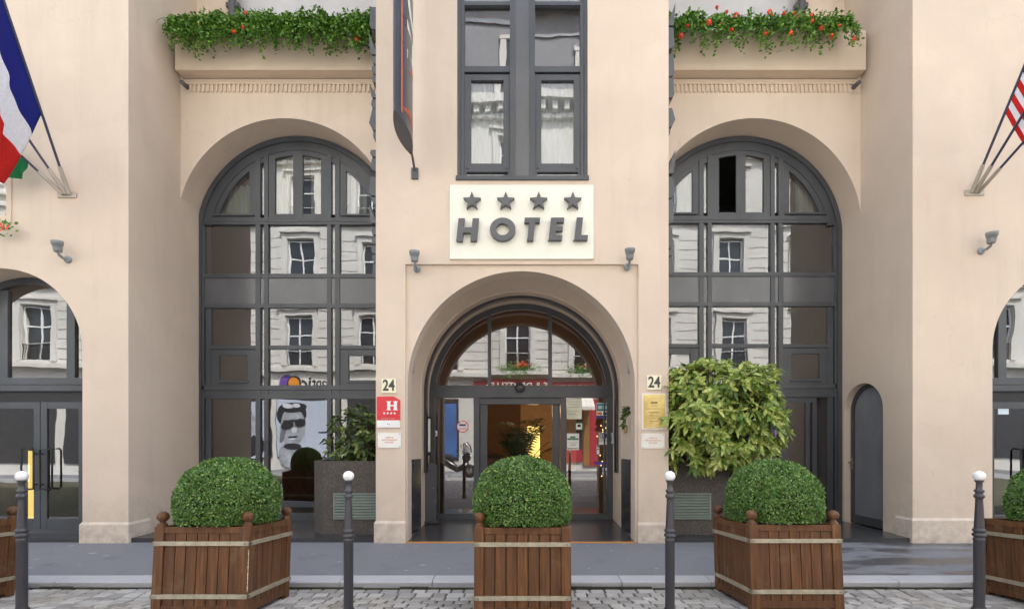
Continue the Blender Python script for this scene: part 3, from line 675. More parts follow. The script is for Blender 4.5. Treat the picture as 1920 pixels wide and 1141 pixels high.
sideblocks(-1, [(18, 58, 15, 'block'), (66, 106, 15, 'round'), (110, 122, 11, 'block'), (127, 142, 11, 'block'), (146, 158, 11, 'block'), (162, 186, 13, 'round'), (190, 206, 12, 'block'), (208, 246, 15, 'wedge'), (250, 264, 8, 'block'), (284, 296, 14, 'block'), (300, 322, 12, 'block'), (334, 368, 16, 'block'), (372, 384, 10, 'block'), (386, 420, 15, 'round'), (428, 441, 12, 'block'), (446, 458, 11, 'block'), (463, 476, 12, 'block'), (479, 492, 10, 'block'), (496, 520, 9, 'block')], 'dark grey metal letters seen edge-on, left flank of the pier')
sideblocks(1, [(10, 52, 15, 'round'), (56, 94, 14, 'block'), (106, 146, 14, 'block'), (150, 186, 14, 'block'), (190, 200, 6, 'block'), (206, 240, 15, 'wedge'), (244, 256, 6, 'block'), (284, 328, 15, 'round'), (334, 372, 16, 'wedge'), (376, 420, 13, 'block'), (428, 466, 11, 'block'), (470, 480, 13, 'block'), (484, 514, 11, 'block')], 'dark grey metal letters seen edge-on, right flank of the pier')

# ------------------------------------------------------------------ HOTEL board
ox, oz = U(978, YP), V(485, YP)
hb = empty('hotel_sign', (ox, YP, oz), 'cream board with four grey stars and raised letters HOTEL', 'sign')
b = MB(); b.box(U(843, 7.06) - ox, U(1113, 7.06) - ox, -.035, .0, V(485, 7.06) - oz, V(346, 7.06) - oz); b.build('board', simple('cream_board', (.80, .79, .68), .45, 0, .03, 3), hb, bevel=.003)
YL = 6.985
LET = metalpaint('letter_paint', (.095, .098, .104), .45)
def cp(x, y): return (U(830 + x / 6.4, YL) - ox, YL - YP, V(330 + y / 6.4, YL) - oz)
def letter(polys, name='letter', pins=()):
    b = MB()
    for p in polys: b.prism([cp(*q) for q in p], (0, .065, 0))
    for q in pins: a = Vector(cp(*q)); b.tube([a + Vector((0, .03, 0)), a + Vector((0, .085, 0))], .006, 6)
    return b.build(name, LET, hb)
sl = lambda x, y: (x - .104 * (y - 505), y)
letter([[sl(190, 505), sl(265, 505), sl(265, 775), sl(190, 775)], [sl(360, 505), sl(435, 505), sl(435, 775), sl(360, 775)], [sl(264, 612), sl(361, 612), sl(361, 676), sl(264, 676)]], pins=[(175, 765), (395, 765)])
b = MB(); n = 40
oo = [(720 + 153 * cos(2 * pi * i / n), 634 - 137 * sin(2 * pi * i / n)) for i in range(n)]; ii = [(719 + 80 * cos(2 * pi * i / n), 636 - 72 * sin(2 * pi * i / n)) for i in range(n)]
for i in range(n):
    j = (i + 1) % n; A, B_, C, D = (Vector(cp(*q)) for q in (oo[i], oo[j], ii[j], ii[i])); d = Vector((0, .065, 0))
    b.quad(A, B_, C, D); b.quad(A, A + d, B_ + d, B_, 0, True); b.quad(D, C, C + d, D + d, 0, True)
b.build('letter', LET, hb)
letter([[sl(985, 497), sl(1170, 497), sl(1170, 555), sl(985, 555)], [sl(1041, 555), sl(1116, 555), sl(1116, 770), sl(1041, 770)]], pins=[(1075, 760)])
letter([[sl(1300, 497), sl(1375, 497), sl(1375, 765), sl(1300, 765)], [sl(1375, 497), sl(1460, 497), sl(1460, 552), sl(1375, 552)], [sl(1375, 598), sl(1455, 598), sl(1455, 655), sl(1375, 655)], [sl(1375, 706), sl(1458, 706), sl(1458, 765), sl(1375, 765)]], pins=[(1270, 760)])
letter([[sl(1610, 495), sl(1684, 495), sl(1684, 765), sl(1610, 765)], [sl(1684, 706), sl(1766, 706), sl(1766, 765), sl(1684, 765)]], pins=[(1575, 760)])
for sx in (350, 757, 1153, 1563):
    c = (sx, 292); pts = [(c[0] + (110 if i % 2 == 0 else 46) * sin(pi * i / 5), c[1] - (110 if i % 2 == 0 else 46) * cos(pi * i / 5)) for i in range(10)]
    b = MB(); fr = [cp(*p) for p in pts]; n = 10
    cv = Vector(cp(*c)); d = Vector((0, .065, 0)); fv = [Vector(p) for p in fr]
    for i in range(n): b.add([cv, fv[i], fv[(i + 1) % n]], [(0, 1, 2)]); b.quad(fv[i], fv[i] + d, fv[(i + 1) % n] + d, fv[(i + 1) % n])
    for t in (4, 6, 2, 8): a = fv[t] * .93 + cv * .07; b.tube([a + Vector((0, .03, 0)), a + Vector((0, .085, 0))], .006, 6)
    b.build('star', LET, hb)

# ------------------------------------------------------------------ blade sign
XS, ZS0 = -1.56, 5.58
bs = empty('blade_sign', (XS, 6.95, ZS0), 'tall dark blade sign edged in orange beside the tall window', 'sign')
NAVY = metalpaint('sign_navy', (.060, .066, .084), .3); ORP = simple('sign_orange', (.62, .14, .05), .5, 0, .05); IVO = simple('sign_ivory', (.80, .76, .66), .5, 0, .05)
Y0s, Y1s, TH = 5.93 - 6.95, 6.86 - 6.95, .085
def lens(t): return TH * 4 * t * (1 - t) + .008
b = MB(); n = 18; hgt = 3.3
yy = [Y0s + (Y1s - Y0s) * i / n for i in range(n + 1)]
P = [(lens(i / n), yy[i]) for i in range(n + 1)] + [(-lens(i / n), yy[i]) for i in range(n, -1, -1)]
b.prism([(x, y, 0) for x, y in P], (0, 0, hgt), 0)
b.build('sign_body', NAVY, bs)
def onface(t, z): return (lens(t) + .004, Y0s + (Y1s - Y0s) * t, z)
def stripe(b, pts, wd):
    for (t0, z0), (t1, z1) in zip(pts, pts[1:]):
        dt, dz = t1 - t0, z1 - z0; L = sqrt((dt * .93) ** 2 + dz * dz) or 1; nt, nz = -dz / L * wd / .93, dt * .93 / L * wd
        b.quad(onface(t0 + nt, z0 + nz), onface(t1 + nt, z1 + nz), onface(t1 - nt, z1 - nz), onface(t0 - nt, z0 - nz))
b = MB(); stripe(b, [(.16, .08), (.16, hgt)], .02)
for k in range(3): stripe(b, [(.20 + .09 * k + .75 * (i / 8), .12 + .10 * k * .4 - .02 * i + .06 * sin(i * .5) + .05) for i in range(9)], .013)
stripe(b, [(.45 + .06 * i, .78 + .12 * sin(i * .45)) for i in range(6)], .02)
b.build('orange_line', ORP, bs)
tt = text('HOTEL', 'sign_lettering', IVO, bs, (0, Y0s + (Y1s - Y0s) * .68, 2.12), .80, (pi / 2, -pi / 2, pi / 2), .002, .018)
Mt = Matrix.Translation(tt.location) @ tt.rotation_euler.to_matrix().to_4x4(); tt.data.transform(Mt); tt.location = (0, 0, 0); tt.rotation_euler = (0, 0, 0)
for v in tt.data.vertices: v.co.x = lens(min(max((v.co.y - Y0s) / (Y1s - Y0s), 0), 1)) + .004 + v.co.x
b = MB(); b.tube([(0, Y1s, .05), (0, Y1s + .12, -.02), (0, YP - 6.95, -.12)], .018, 8); b.box(-.05, .05, YP - 6.95 - .03, YP - 6.95, -.22, -.06); b.build('wall_bracket', DARK, bs)
b = MB(); b.tube([(0, Y1s, hgt - .3), (0, YP - 6.95, hgt - .3)], .018, 8); b.build('wall_bracket', DARK, bs)

# ------------------------------------------------------------------ wall lamps
LAMP = metalpaint('lamp_grey', (.24, .26, .265), .4); LENS = simple('lamp_glass', (.5, .52, .5), .15)
def wall_lamp(x, zp, label):
    r0 = empty('wall_lamp', (x, YP, zp), label, 'lamp', 'spotlights on the facade')
    b = MB(); b.lathe([(.052, 0), (.052, -.03), (.03, -.045), (.0, -.046)], (0, 0, 0), 16, axis=Matrix.Rotation(-pi / 2, 3, 'X')); b.build('wall_plate', LAMP, r0)
    b = MB(); b.tube([(0, -.03, 0), (0, -.10, -.005), (0, -.155, .02), (0, -.165, .06)], .02, 8); b.build('arm', LAMP, r0)
    b = MB(); ax = Matrix.Rotation(R(6), 3, 'X'); b.lathe([(.0, -.01), (.045, -.008), (.056, .03), (.058, .085), (.068, .088), (.07, .115), (.073, .118), (.076, .15), (.07, .15), (.066, .13), (0, .13)], (0, -.165, .055), 20, axis=ax); b.build('lamp_head', LAMP, r0)
wall_lamp(U(782, YP), V(505, YP), 'grey spotlight left of the entrance arch, under the blade sign')
wall_lamp(U(1176, YP), V(501, YP), 'grey spotlight right of the entrance arch, beside the HOTEL board')
wall_lamp(U(129, YP), V(487, YP), 'grey spotlight on the wall under the tricolour flag')
wall_lamp(U(1838, YP), V(471, YP), 'grey spotlight on the wall under the striped flag')

# ------------------------------------------------------------------ plaques on the pier
def plate(name, px, py, wd, hg, Y, mats, label, cat, group=None, d=.02):
    x, z = U(px, Y), V(py, Y); o = empty(name, (x, YP, z), label, cat, group)
    w2, h2 = wd / F * Y / 2, hg / F * Y / 2
    return o, w2, h2
CRM = simple('number_cream', (.85, .80, .58), .5, 0, .04); INK = simple('number_ink', (.055, .058, .055), .5)
for px, lb in ((729.5, 'cream tile with house number 24 above the red plaque'), (1226, 'cream tile with house number 24 above the brass plaque')):
    o, w2, h2 = plate('house_number', px, 723 if px < 900 else 717, 27, 27, YP, None, lb, 'house number', 'number 24 tiles')
    b = MB(); b.box(-w2, w2, -.018, 0, -h2, h2); b.build('number_tile', CRM, o, bevel=.003)
    text('24', 'numeral', INK, o, (0, -.021, 0), .225, bold=.026, sx=.80)
o, w2, h2 = plate('hotel_rating_plaque', 729, 772, 43, 58, YP, None, 'red plaque with white H and four stars, clipped corner', 'plaque')
b = MB(); zc = -h2 + .108; b.prism([(-w2, -.022, zc), (w2, -.022, zc), (w2, -.022, h2 - .055), (w2 - .09, -.022, h2), (-w2, -.022, h2)], (0, .022, 0)); b.build('red_panel', RED, o)
b = MB(); b.box(-w2, w2, -.022, 0, -h2, zc - .001); b.build('white_panel', WH, o)
bw = MB()
def serifH(b, x, z, hh, ww):
    for dx in (-ww / 2, ww / 2): b.box(x + dx - .023, x + dx + .023, -.0262, -.022, z - hh / 2, z + hh / 2); b.box(x + dx - .036, x + dx + .036, -.026, -.022, z - hh / 2, z - hh / 2 + .009); b.box(x + dx - .036, x + dx + .036, -.026, -.022, z + hh / 2 - .009, z + hh / 2)
    b.box(x - ww / 2, x + ww / 2, -.0257, -.022, z - .009, z + .011)
serifH(bw, .055, .093, .132, .098)
for i in range(4): c = -.062 + .052 * i; bw.prism([(c + (.021 if j % 2 == 0 else .010) * sin(pi * j / 5), -.0258, -.018 + (.021 if j % 2 == 0 else .010) * cos(pi * j / 5)) for j in range(10)], (0, .0038, 0))
bw.build('lettering', WH, o)
text('CLASSEMENT HOTELIER', 'small_print', simple('pale_pink_print', (.80, .45, .45), .5), o, (-.01, -.0235, -.098), .019, bold=.01, ext=.001)
b = MB(); disc(b, -.012, -.175, -.022, .008, .002, 8, 0); disc(b, .012, -.183, -.022, .008, .002, 8, 1); b.build('emblem', [BLU, RED], o)
RPR = simple('red_print', (.72, .16, .09), .6)
for px, py, lb in ((730.5, 825, 'white plaque with red print below the red plaque'), (1224, 826, 'white plaque with red print below the brass plaque')):
    o, w2, h2 = plate('small_plaque', px, py, 43, 28, YP, None, lb, 'plaque', 'white plaques with red print')
    b = MB(); b.box(-w2, w2, -.012, 0, -h2, h2); 
    for i, (s, sz) in enumerate((('HOTEL 24', .026), ('VOUS SOUHAITE LA', .026), ('BIENVENUE', .024))): text(s, 'print', RPR, o, (0, -.0135, .042 - .036 * i), sz, ext=.001, bold=.006)
    for sx in (-1, 1):
        for sz in (-1, 1): disc(b, sx * (w2 - .02), sz * (h2 - .02), -.012, .006, .004, 8, 1)
    b.build('plate', [simple('enamel_white', (.82, .80, .74), .4, 0, .03), BOLT], o)
o, w2, h2 = plate('brass_plaque', 1226, 771, 46, 68, YP, None, 'engraved brass plaque behind clear plate, half behind the laurel', 'plaque')
b = MB(); b.box(-w2, w2, -.012, 0, -h2, h2); b.build('back_plate', simple('acrylic_white', (.78, .75, .68), .15, 0, .03), o)
BR = NT('brass'); BR.col(BR.ramp(BR.noise(5, 3), [(.3, (.50, .40, .14)), (.7, (.78, .66, .30))])); BR.set(Roughness=.3, Metallic=.8)
b = MB(); b.box(-w2 + .025, w2 - .02, -.018, -.012, -h2 + .025, h2 - .02); b.build('plate', BR.m, o)
b = MB()
for z, ww, hh in ((.13, .05, .028), (.085, .045, .006)): b.box(-ww, ww, -.0202, -.018, z - hh / 2, z + hh / 2)
for z, ww in ((.04, .12), (-.005, .09), (-.02, .06), (-.06, .07), (-.1, .015), (-.145, .06)): b.box(-ww, ww, -.0202, -.018, z - .0035, z + .0035)
b.build('engraving', simple('engraving_dark', (.20, .17, .08), .6), o)

# small boxes inside the entrance
for s, lb in ((-1, 'small cream alarm box with red dot, left jamb of the entrance'), (1, 'small cream alarm box with red dot, right jamb of the entrance')):
    x = EC + s * (ER + .105); z = 2.68; o = empty('alarm_box', (x, 7.72, z), lb, 'alarm box', 'alarm boxes in the entrance')
    b = MB(); b.box(0, -s * .075, -.06, .06, -.085, .085); b.build('case', simple('alarm_case', (.45, .46, .38), .5), o, bevel=.006)
    b = MB(); disc(b, -s * .038, 0, -.06, .02, .006, 12); b.build('indicator', RED, o)
x = EC + ER; o = empty('card_reader', (x, 8.62, 1.55), 'silver card reader on right jamb beside the glazing', 'card reader')
b = MB(); b.box(0, -.07, -.05, .05, -.1, .1); b.build('case', simple('reader_silver', (.45, .46, .47), .35, .3), o, bevel=.008); b = MB(); b.box(-.072, -.076, -.03, .03, -.06, .02); b.build('keypad', BLK, o)
o = empty('brass_box', (EC + ER + .05, 7.95, 1.70), 'little brass bell plate on the right jamb', 'bell'); b = MB(); b.box(0, -.03, -.06, .06, -.06, .06); b.build('plate', BR.m, o, bevel=.004); b = MB(); b.lathe([(.02, 0), (.018, .012), (0, .014)], (-.03, 0, 0), 10, axis=Matrix.Rotation(-pi / 2, 3, 'Y')); b.build('button', BOLT, o)
o = empty('light_bar', (EC - ER, 8.66, 1.6), 'slim white vertical bar on left jamb beside the glazing', 'light'); b = MB(); b.box(0, .05, -.035, .035, -.3, .3); b.build('tube', WH, o, bevel=.01); b = MB(); b.box(0, .06, -.04, .04, -.36, -.302); b.box(0, .06, -.04, .04, .302, .34); b.build('end_cap', BLK, o)
# grey door-opener post
PX, PY = U(808, 8.5), 8.5
o = empty('opener_post', (PX, PY, .05), 'grey steel post with rounded top left of the glass door', 'post')
b = MB(); P = [(-.1, -.06, .05), (.1, -.06, .05)] + [(.1 * cos(pi * i / 12), -.06, .98 + .085 * sin(pi * i / 12)) for i in range(13)]
b.prism(P, (0, .12, 0)); b.build('post_body', metalpaint('post_grey', (.075, .078, .085), .4), o, bevel=.008)
b = MB(); b.box(-.16, .16, -.11, .11, 0, .05); b.build('foot', IRON, o, bevel=.01); b = MB(); disc(b, .055, .62, -.06, .012, .008, 12); disc(b, .08, .40, -.06, .010, .008, 12); b.build('button', BOLT, o)

# ------------------------------------------------------------------ flags
def cloth(name, A, Bp, Lf, dirf, fold, mats, midx, parent, nu=26, nv=34, seed=0.):
    A, Bp = Vector(A), Vector(Bp); b = MB(); g = []
    for i in range(nu + 1):
        u = i / nu; row = []
        for j in range(nv + 1):
            v = j / nv; p = A.lerp(Bp, u) + Vector(dirf(u, v)) * (v * Lf(u))
            a = fold * v * sin(2 * pi * (1.6 * u + .55 * v) + seed) + fold * .45 * v * sin(2 * pi * (3.7 * u - .8 * v) + 1 + seed)
            row.append(p + Vector((a * .35, a, 0)))
        g.append(row)
    vs = [p for r_ in g for p in r_]; k = nv + 1
    for i in range(nu):
        for j in range(nv): b.f.append((i * k + j, (i + 1) * k + j, (i + 1) * k + j + 1, i * k + j + 1)); b.m.append(midx((i + .5) / nu, (j + .5) / nv)); b.s.append(True)
    b.v = [tuple(p) for p in vs]
    o = b.build(name, mats, parent); sm = o.modifiers.new('thickness', 'SOLIDIFY'); sm.thickness = .003; return o
def fabric(name, c):
    t = NT(name); n = t.noise(40, 3); cc = t.ramp(n, [(.3, tuple(x * .85 for x in c)), (.7, c)]); t.col(cc); t.set(Roughness=.75)
    tl = t.n('ShaderNodeBsdfTranslucent'); t.l(cc, tl.inputs[0]); mx = t.n('ShaderNodeMixShader'); mx.inputs[0].default_value = .5
    t.l(t.b.outputs[0], mx.inputs[1]); t.l(tl.outputs[0], mx.inputs[2]); t.l(mx.outputs[0], t.out.inputs['Surface']); return t.m
FB, FW, FR, FG, FY = fabric('flag_blue', (.018, .028, .30)), fabric('flag_white', (.90, .90, .93)), fabric('flag_red', (.72, .035, .03)), fabric('flag_green', (.012, .25, .085)), fabric('flag_yellow', (.80, .60, .04))
POLE = simple('flagpole_navy', (.035, .035, .075), .35); SOCK = simple('bracket_metal', (.42, .38, .32), .45, .4)
def flagset(px, py, poles, lab):
    o = Vector((U(px, YP), YP, V(py, YP)))
    br = empty('flag_bracket', o, lab, 'flag bracket', 'flag brackets on the side piers')
    b = MB(); b.box(-.14, .14, -.02, 0, -.04, .04); b.build('wall_plate', SOCK, br, bevel=.004)
    out = []
    b = MB()
    for k, (tip, off) in enumerate(poles):
        st = o + Vector((off, -.02, 0)); d = (Vector(tip) - st).normalized()
        b.tube([st - o, st - o + d * .36], .026, 10); out.append((st + d * .30, Vector(tip)))
    b.build('socket', SOCK, br)
    return out
def P3(px, py, Y): return (U(px, Y), Y, V(py, Y))
def flag(seg, label, draw, name='flag'):
    st, tip = seg; r0 = empty(name, st, label, 'flag')
    b = MB(); b.tube([(0, 0, 0), tip - st], .017, 8); b.build('flag_pole', POLE, r0)
    b = MB(); t = tip - st; b.lathe([(.0, -.03), (.03, -.02), (.035, .01), (.0, .04)], t, 10); b.build('finial', SOCK, r0)
    if draw: draw(r0, st, tip)
segs = flagset(127, 366, [(P3(-4, -30, 6.0), .04), (P3(-60, 95, 6.45), 0.), (P3(-75, 185, 6.5), -.05)], 'pale metal bracket holding flagpoles beside the tricolour')
def fr_flag(r0, st, tip):
    d = tip - st; a, b_ = d * .34, d * .97
    cloth('flag_cloth', a, b_, lambda u: 1.08 + 1.0 * u, lambda u, v: (-.38 * (1 - u) ** .7, -.10 + .05 * u, -.95), .07, [FB, FW, FR], lambda u, v: 0 if v < .30 else 1 if v < .575 else 2, r0)
flag(segs[0], 'blue white red tricolour hanging from the upper pole', fr_flag)
flag(segs[1], 'bare middle flagpole behind the tricolour', None, 'flagpole')
def gr_flag(r0, st, tip):
    d = tip - st
    cloth('flag_cloth', d * .20, d * .98, lambda u: .22 + .75 * u, lambda u, v: (-.10, .10, -1), .04, [FG, FY], lambda u, v: 1 if abs(u - .74) / .32 + abs(v - .42) / .40 < 1 else 0, r0, seed=2.)
flag(segs[2], 'green flag with yellow shape hanging below the tricolour', gr_flag)
segs = flagset(1826, 362, [(P3(1960, 30, 6.05), -.05), (P3(1985, 105, 5.95), 0.), (P3(2010, 165, 5.95), .05)], 'pale metal bracket holding flagpoles beside the striped flag')
def us_flag(r0, st, tip):
    d = tip - st
    cloth('flag_cloth', d * .40, d * .99, lambda u: 1.45 + .5 * u, lambda u, v: (.32 - .25 * u, -.20, -.95), .07, [FR, FW, FB], lambda u, v: 2 if (u > .46 and v < .4) else int(u * 13) % 2, r0, nu=52, seed=.7)
flag(segs[0], 'red and white striped flag hanging from the upper pole', us_flag)
flag(segs[1], 'bare middle flagpole beside the striped flag', None, 'flagpole'); flag(segs[2], 'bare lowest flagpole under the striped flag', None, 'flagpole')

# ------------------------------------------------------------------ foliage helpers
def leaves_mesh(name, P, N, T, L, Wd, mat, parent=None, fold=.25, droop=0., rel=(0, 0, 0), simple4=False):
    P, N, T = (np.asarray(a, float) for a in (P, N, T)); n = len(P)
    T = T - N * (T * N).sum(1, keepdims=True); T /= np.linalg.norm(T, axis=1, keepdims=True) + 1e-9
    S = np.cross(N, T); L = np.asarray(L, float).reshape(-1, 1) * np.ones((n, 1)); Wd = np.asarray(Wd, float).reshape(-1, 1) * np.ones((n, 1))
    base = P; tip = P + T * L - np.array([0, 0, 1.]) * L * droop; mid = P + T * L * .5 - N * Wd * fold * .5 - np.array([0, 0, 1.]) * L * droop * .3
    if simple4:
        l = P + T * L * .5 + S * Wd * .5 + N * Wd * fold; r = P + T * L * .5 - S * Wd * .5 + N * Wd * fold
        V_ = np.stack([base, l, tip, r], 1).reshape(-1, 3); fi = np.arange(n * 4).reshape(-1, 4)
    else:
        l1 = P + T * L * .28 + S * Wd * .42 + N * Wd * fold * .4; l2 = P + T * L * .68 + S * Wd * .40 + N * Wd * fold * .3 - np.array([0, 0, 1.]) * L * droop * .5
        r1 = P + T * L * .28 - S * Wd * .42 + N * Wd * fold * .4; r2 = P + T * L * .68 - S * Wd * .40 + N * Wd * fold * .3 - np.array([0, 0, 1.]) * L * droop * .5
        V_ = np.stack([base, l1, l2, tip, r2, r1, mid], 1).reshape(-1, 3); o = np.arange(n)[:, None] * 7
        fi = np.concatenate([o + np.array([0, 6, 2, 1]), o + np.array([6, 3, 2, 2])[:4] * 0 + np.array([6, 3, 2, 2]), o + np.array([0, 5, 4, 6]), o + np.array([6, 4, 3, 3])])
        tri = fi[:, 2] == fi[:, 3]
        faces = [tuple(f[:3]) if t else tuple(f) for f, t in zip(fi.tolist(), tri)]
        me = bpy.data.meshes.new(name); me.from_pydata((V_ - np.array(rel)).tolist(), [], faces); me.update(); me.materials.append(mat)
        o_ = bpy.data.objects.new(name, me); COL.objects.link(o_); o_.parent = parent; return o_
    me = bpy.data.meshes.new(name); me.from_pydata((V_ - np.array(rel)).tolist(), [], fi.tolist()); me.update(); me.materials.append(mat)
    o_ = bpy.data.objects.new(name, me); COL.objects.link(o_); o_.parent = parent; return o_
def unit(a): return a / (np.linalg.norm(a, axis=1, keepdims=True) + 1e-9)

# ------------------------------------------------------------------ planters and clipped box balls
TILT = -R(4.25)
WP, HP = .85, .80
def planter_proto(finials):
    r0 = empty('wooden_planter')
    h = WP / 2; pw = .085; z0 = 0.0
    # four sides: rails + boards
    for k in range(4):
        b = MB(); M = Matrix.Rotation(k * pi / 2, 4, 'Z')
        def bx(x0, x1, d0, d1, z0_, z1_, mi=0):
            o = len(b.v); b.box(x0, x1, -h + d0, -h + d1, z0_, z1_, mi); b.v[o:] = [tuple(M @ Vector(p)) for p in b.v[o:]]
        inner = WP - 2 * pw
        bx(-h + pw - .002, h - pw + .002, .006, .04, HP - .062, HP - .004); bx(-h + pw - .002, h - pw + .002, .008, .04, .035, .105)
        n = 7; s = inner / n
        for i in range(n): bx(-h + pw + i * s + .0035, -h + pw + (i + 1) * s - .0035, .014 + random.uniform(0, .003), .035, .104, HP - .061)
        b.build('side_panel', WOOD, r0, bevel=.003)
        b = MB(); bx(-h - .007, h + .007, -.007, .016, HP - .17, HP - .132); bx(-h - .007, h + .007, -.007, .016, .168, .206); 
        for zz in (HP - .151, .187):
            for xx in (-h + .035, h - .035): bx(xx - .011, xx + .011, -.0125, -.006, zz - .011, zz + .011, 1)
            for i in range(1, 7): bx(-h + pw + i * inner / 7 - .005, -h + pw + i * inner / 7 + .005, -.0095, -.006, zz - .005, zz + .005, 1)
        b.build('metal_band', [BAND, BOLT], r0, bevel=.002)
    for i, (sx, sy) in enumerate(((-1, -1), (1, -1), (-1, 1), (1, 1))):
        b = MB(); cx, cy = sx * (h - pw / 2), sy * (h - pw / 2); b.box(cx - pw / 2, cx + pw / 2, cy - pw / 2, cy + pw / 2, 0, HP); b.build('corner_post', WOOD, r0, bevel=.005)
        if i in finials:
            b = MB(); prof = [(.040, 0), (.042, .012), (.036, .022), (.026, .030), (.024, .040)] + [(.052 * cos(a), .083 + .047 * sin(a)) for a in [(-1.05 + 2.62 * q / 9) for q in range(10)]]
            b.lathe(prof, (cx, cy, HP), 20); b.build('finial', WOOD, r0)
    b = MB(); b.box(-h + .03, h - .03, -h + .03, h - .03, .06, HP - .06); b.build('soil', SOIL, r0)
    return r0
def dome_leaves(name, rx, ry, rz, n, parent, seed, zcut, lump=.03):
    g = np.random.default_rng(seed); d = unit(g.normal(size=(int(n * 1.6), 3)))
    sgn = np.sign(d); e = sgn * np.abs(d) ** .88
    e = e / np.power((np.abs(e) ** 2.15).sum(1, keepdims=True), 1 / 2.15)
    th = np.arctan2(d[:, 1], d[:, 0]); lum = 1 + lump * (np.sin(5 * th + 3 * d[:, 2] * 3 + seed) * .4 + np.sin(11 * d[:, 0] + 9 * d[:, 2] + seed) * .35 + np.sin(17 * d[:, 1] - 13 * d[:, 2]) * .25)
    P = e * np.array([rx, ry, rz]) * lum[:, None] * (1 - np.abs(g.normal(0, .018, size=(len(e), 1))))
    keep = P[:, 2] > zcut; P, d = P[keep][:n], d[keep][:n]
    N = unit(d / np.array([rx, ry, rz]) * .5 + g.normal(0, .8, size=P.shape)); T = unit(g.normal(size=P.shape) + np.array([0, 0, .4]) + d * .5)
    L = g.uniform(.015, .028, len(P)); return leaves_mesh(name, P, N, T, L, L * g.uniform(.5, .75, len(P)), BOX, parent, .18, 0, simple4=True)
def topiary(loc, rx, rz, label, seed, zc):
    r0 = empty('boxwood_ball', loc, label, 'shrub', 'clipped box balls in the wooden planters'); r0.rotation_euler = (TILT, 0, 0)
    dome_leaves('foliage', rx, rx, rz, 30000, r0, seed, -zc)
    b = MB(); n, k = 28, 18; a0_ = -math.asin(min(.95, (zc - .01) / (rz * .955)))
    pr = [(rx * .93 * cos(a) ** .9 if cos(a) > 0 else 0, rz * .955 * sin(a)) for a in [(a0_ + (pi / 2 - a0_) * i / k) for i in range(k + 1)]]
    b.lathe(pr, (0, 0, 0), n); b.build('shaded_core', CORE, r0)  # closed dark shell; the shade between the leaves is put into its colour
    return r0
def put_planter(x0, yf, finials, label, blabel, rx, rz, topz, seed, bx=0., tl=TILT, dy=1.):
    cx, cy = x0 + WP / 2, yf + WP * dy / 2
    o = planter_proto(finials); zb = road_z(cy) + .002
    o.location = (cx, cy, zb); o.rotation_euler = (tl, 0, 0); o.scale.y = dy
    tag(o, label, 'planter', 'square oak planters along the kerb')
    zc = topz - rz; topiary((cx + bx, cy + .02, zc), rx, rz, blabel, seed, zc - (zb + HP + .012))
put_planter(U(280, 4.22), 4.22, (0, 1, 3), 'oak planter with ball finials in front of the left arched window', 'large clipped box ball in front of the left arched window', .435, .43, 1.335, 3, .025, dy=.93)
P1 = [o for o in COL.objects if o.name.startswith('wooden_planter') and o.parent is None][0]
b = MB(); z = .23; prev = None
while z < HP - .20:
    wv = random.choice((.0015, .002, .004, .006)) * random.uniform(.6, 1.2); cur_ = [(WP / 2 + .001, -WP / 2 + wv, z), (WP / 2 + .001, -WP / 2 - .001, z), (WP / 2 - wv * .9, -WP / 2 - .001, z)]
    if prev: b.quad(prev[0], cur_[0], cur_[1], prev[1]); b.quad(prev[1], cur_[1], cur_[2], prev[2])
    prev = cur_; z += random.uniform(.006, .02)
b.build('worn_edge', simple('bare_pale_wood', (.62, .54, .42), .8), P1, label='corner edge worn down to pale bare wood')
put_planter(U(888, 4.16), 4.16, (0,), 'oak planter with a single ball finial in front of the entrance', 'clipped box ball in front of the glass entrance door', .465, .44, 1.345, 5)
put_planter(U(1411, 4.40), 4.40, (0, 1, 2), 'oak planter with ball finials in front of the spotted laurel', 'clipped box ball in front of the right arched window', .435, .43, 1.305, 8, -.005)
put_planter(-6.17, 4.20, (1, 3), 'oak planter at the left picture edge behind a bollard', 'clipped box ball at the left picture edge', .38, .44, 1.30, 12)
put_planter(4.93, 4.30, (0,), 'oak planter at the right picture edge beside a bollard', 'clipped box ball at the right picture edge', .39, .43, 1.29, 15)

# ------------------------------------------------------------------ bollards
def bollard():
    r0 = empty('bollard'); b = MB()
    pr = [(.046, 0), (.046, .64), (.049, .645), (.049, .66), (.043, .668), (.043, .675), (.058, .685), (.058, .70), (.045, .71), (.044, .72), (.056, .73), (.056, .74), (.043, .75), (.042, .76), (.030, 1.0), (.030, 1.02), (.042, 1.03), (.045, 1.045), (.040, 1.055), (.032, 1.06), (.030, 1.07), (.042, 1.085), (.042, 1.095), (.027, 1.105), (.026, 1.165), (.038, 1.175), (.038, 1.185), (.02, 1.19)]
    b.lathe([(r * .93, z * 1.03) for r, z in pr], (0, 0, 0), 20); b.lathe([(.062, -.02), (.062, .02), (.046, .05)], (0, 0, 0), 20); b.build('shaft', IRON, r0)
    b = MB(); b.lathe([(.049 * cos(a), 1.258 + .047 * sin(a)) for a in [(-pi / 2 + pi * i / 14) for i in range(15)]], (0, 0, 0), 20); b.build('ball', simple('bollard_white', (.80, .80, .78), .35, 0, .10, 22), r0)
    return r0
bol = bollard()
for i, (px, yy_, lb) in enumerate(((41, 4.42, 'white-topped iron bollard beside the leftmost planter'), (653.5, 4.4, 'white-topped iron bollard before the left stone tub'), (1256, 4.42, 'white-topped iron bollard before the right stone tub'), (1836, 4.45, 'white-topped iron bollard beside the rightmost planter'))):
    o = bol if i == 0 else copy_tree(bol)
    o.location = (U(px, yy_), yy_, road_z(yy_) - .005); tag(o, lb, 'bollard', 'bollards along the road')

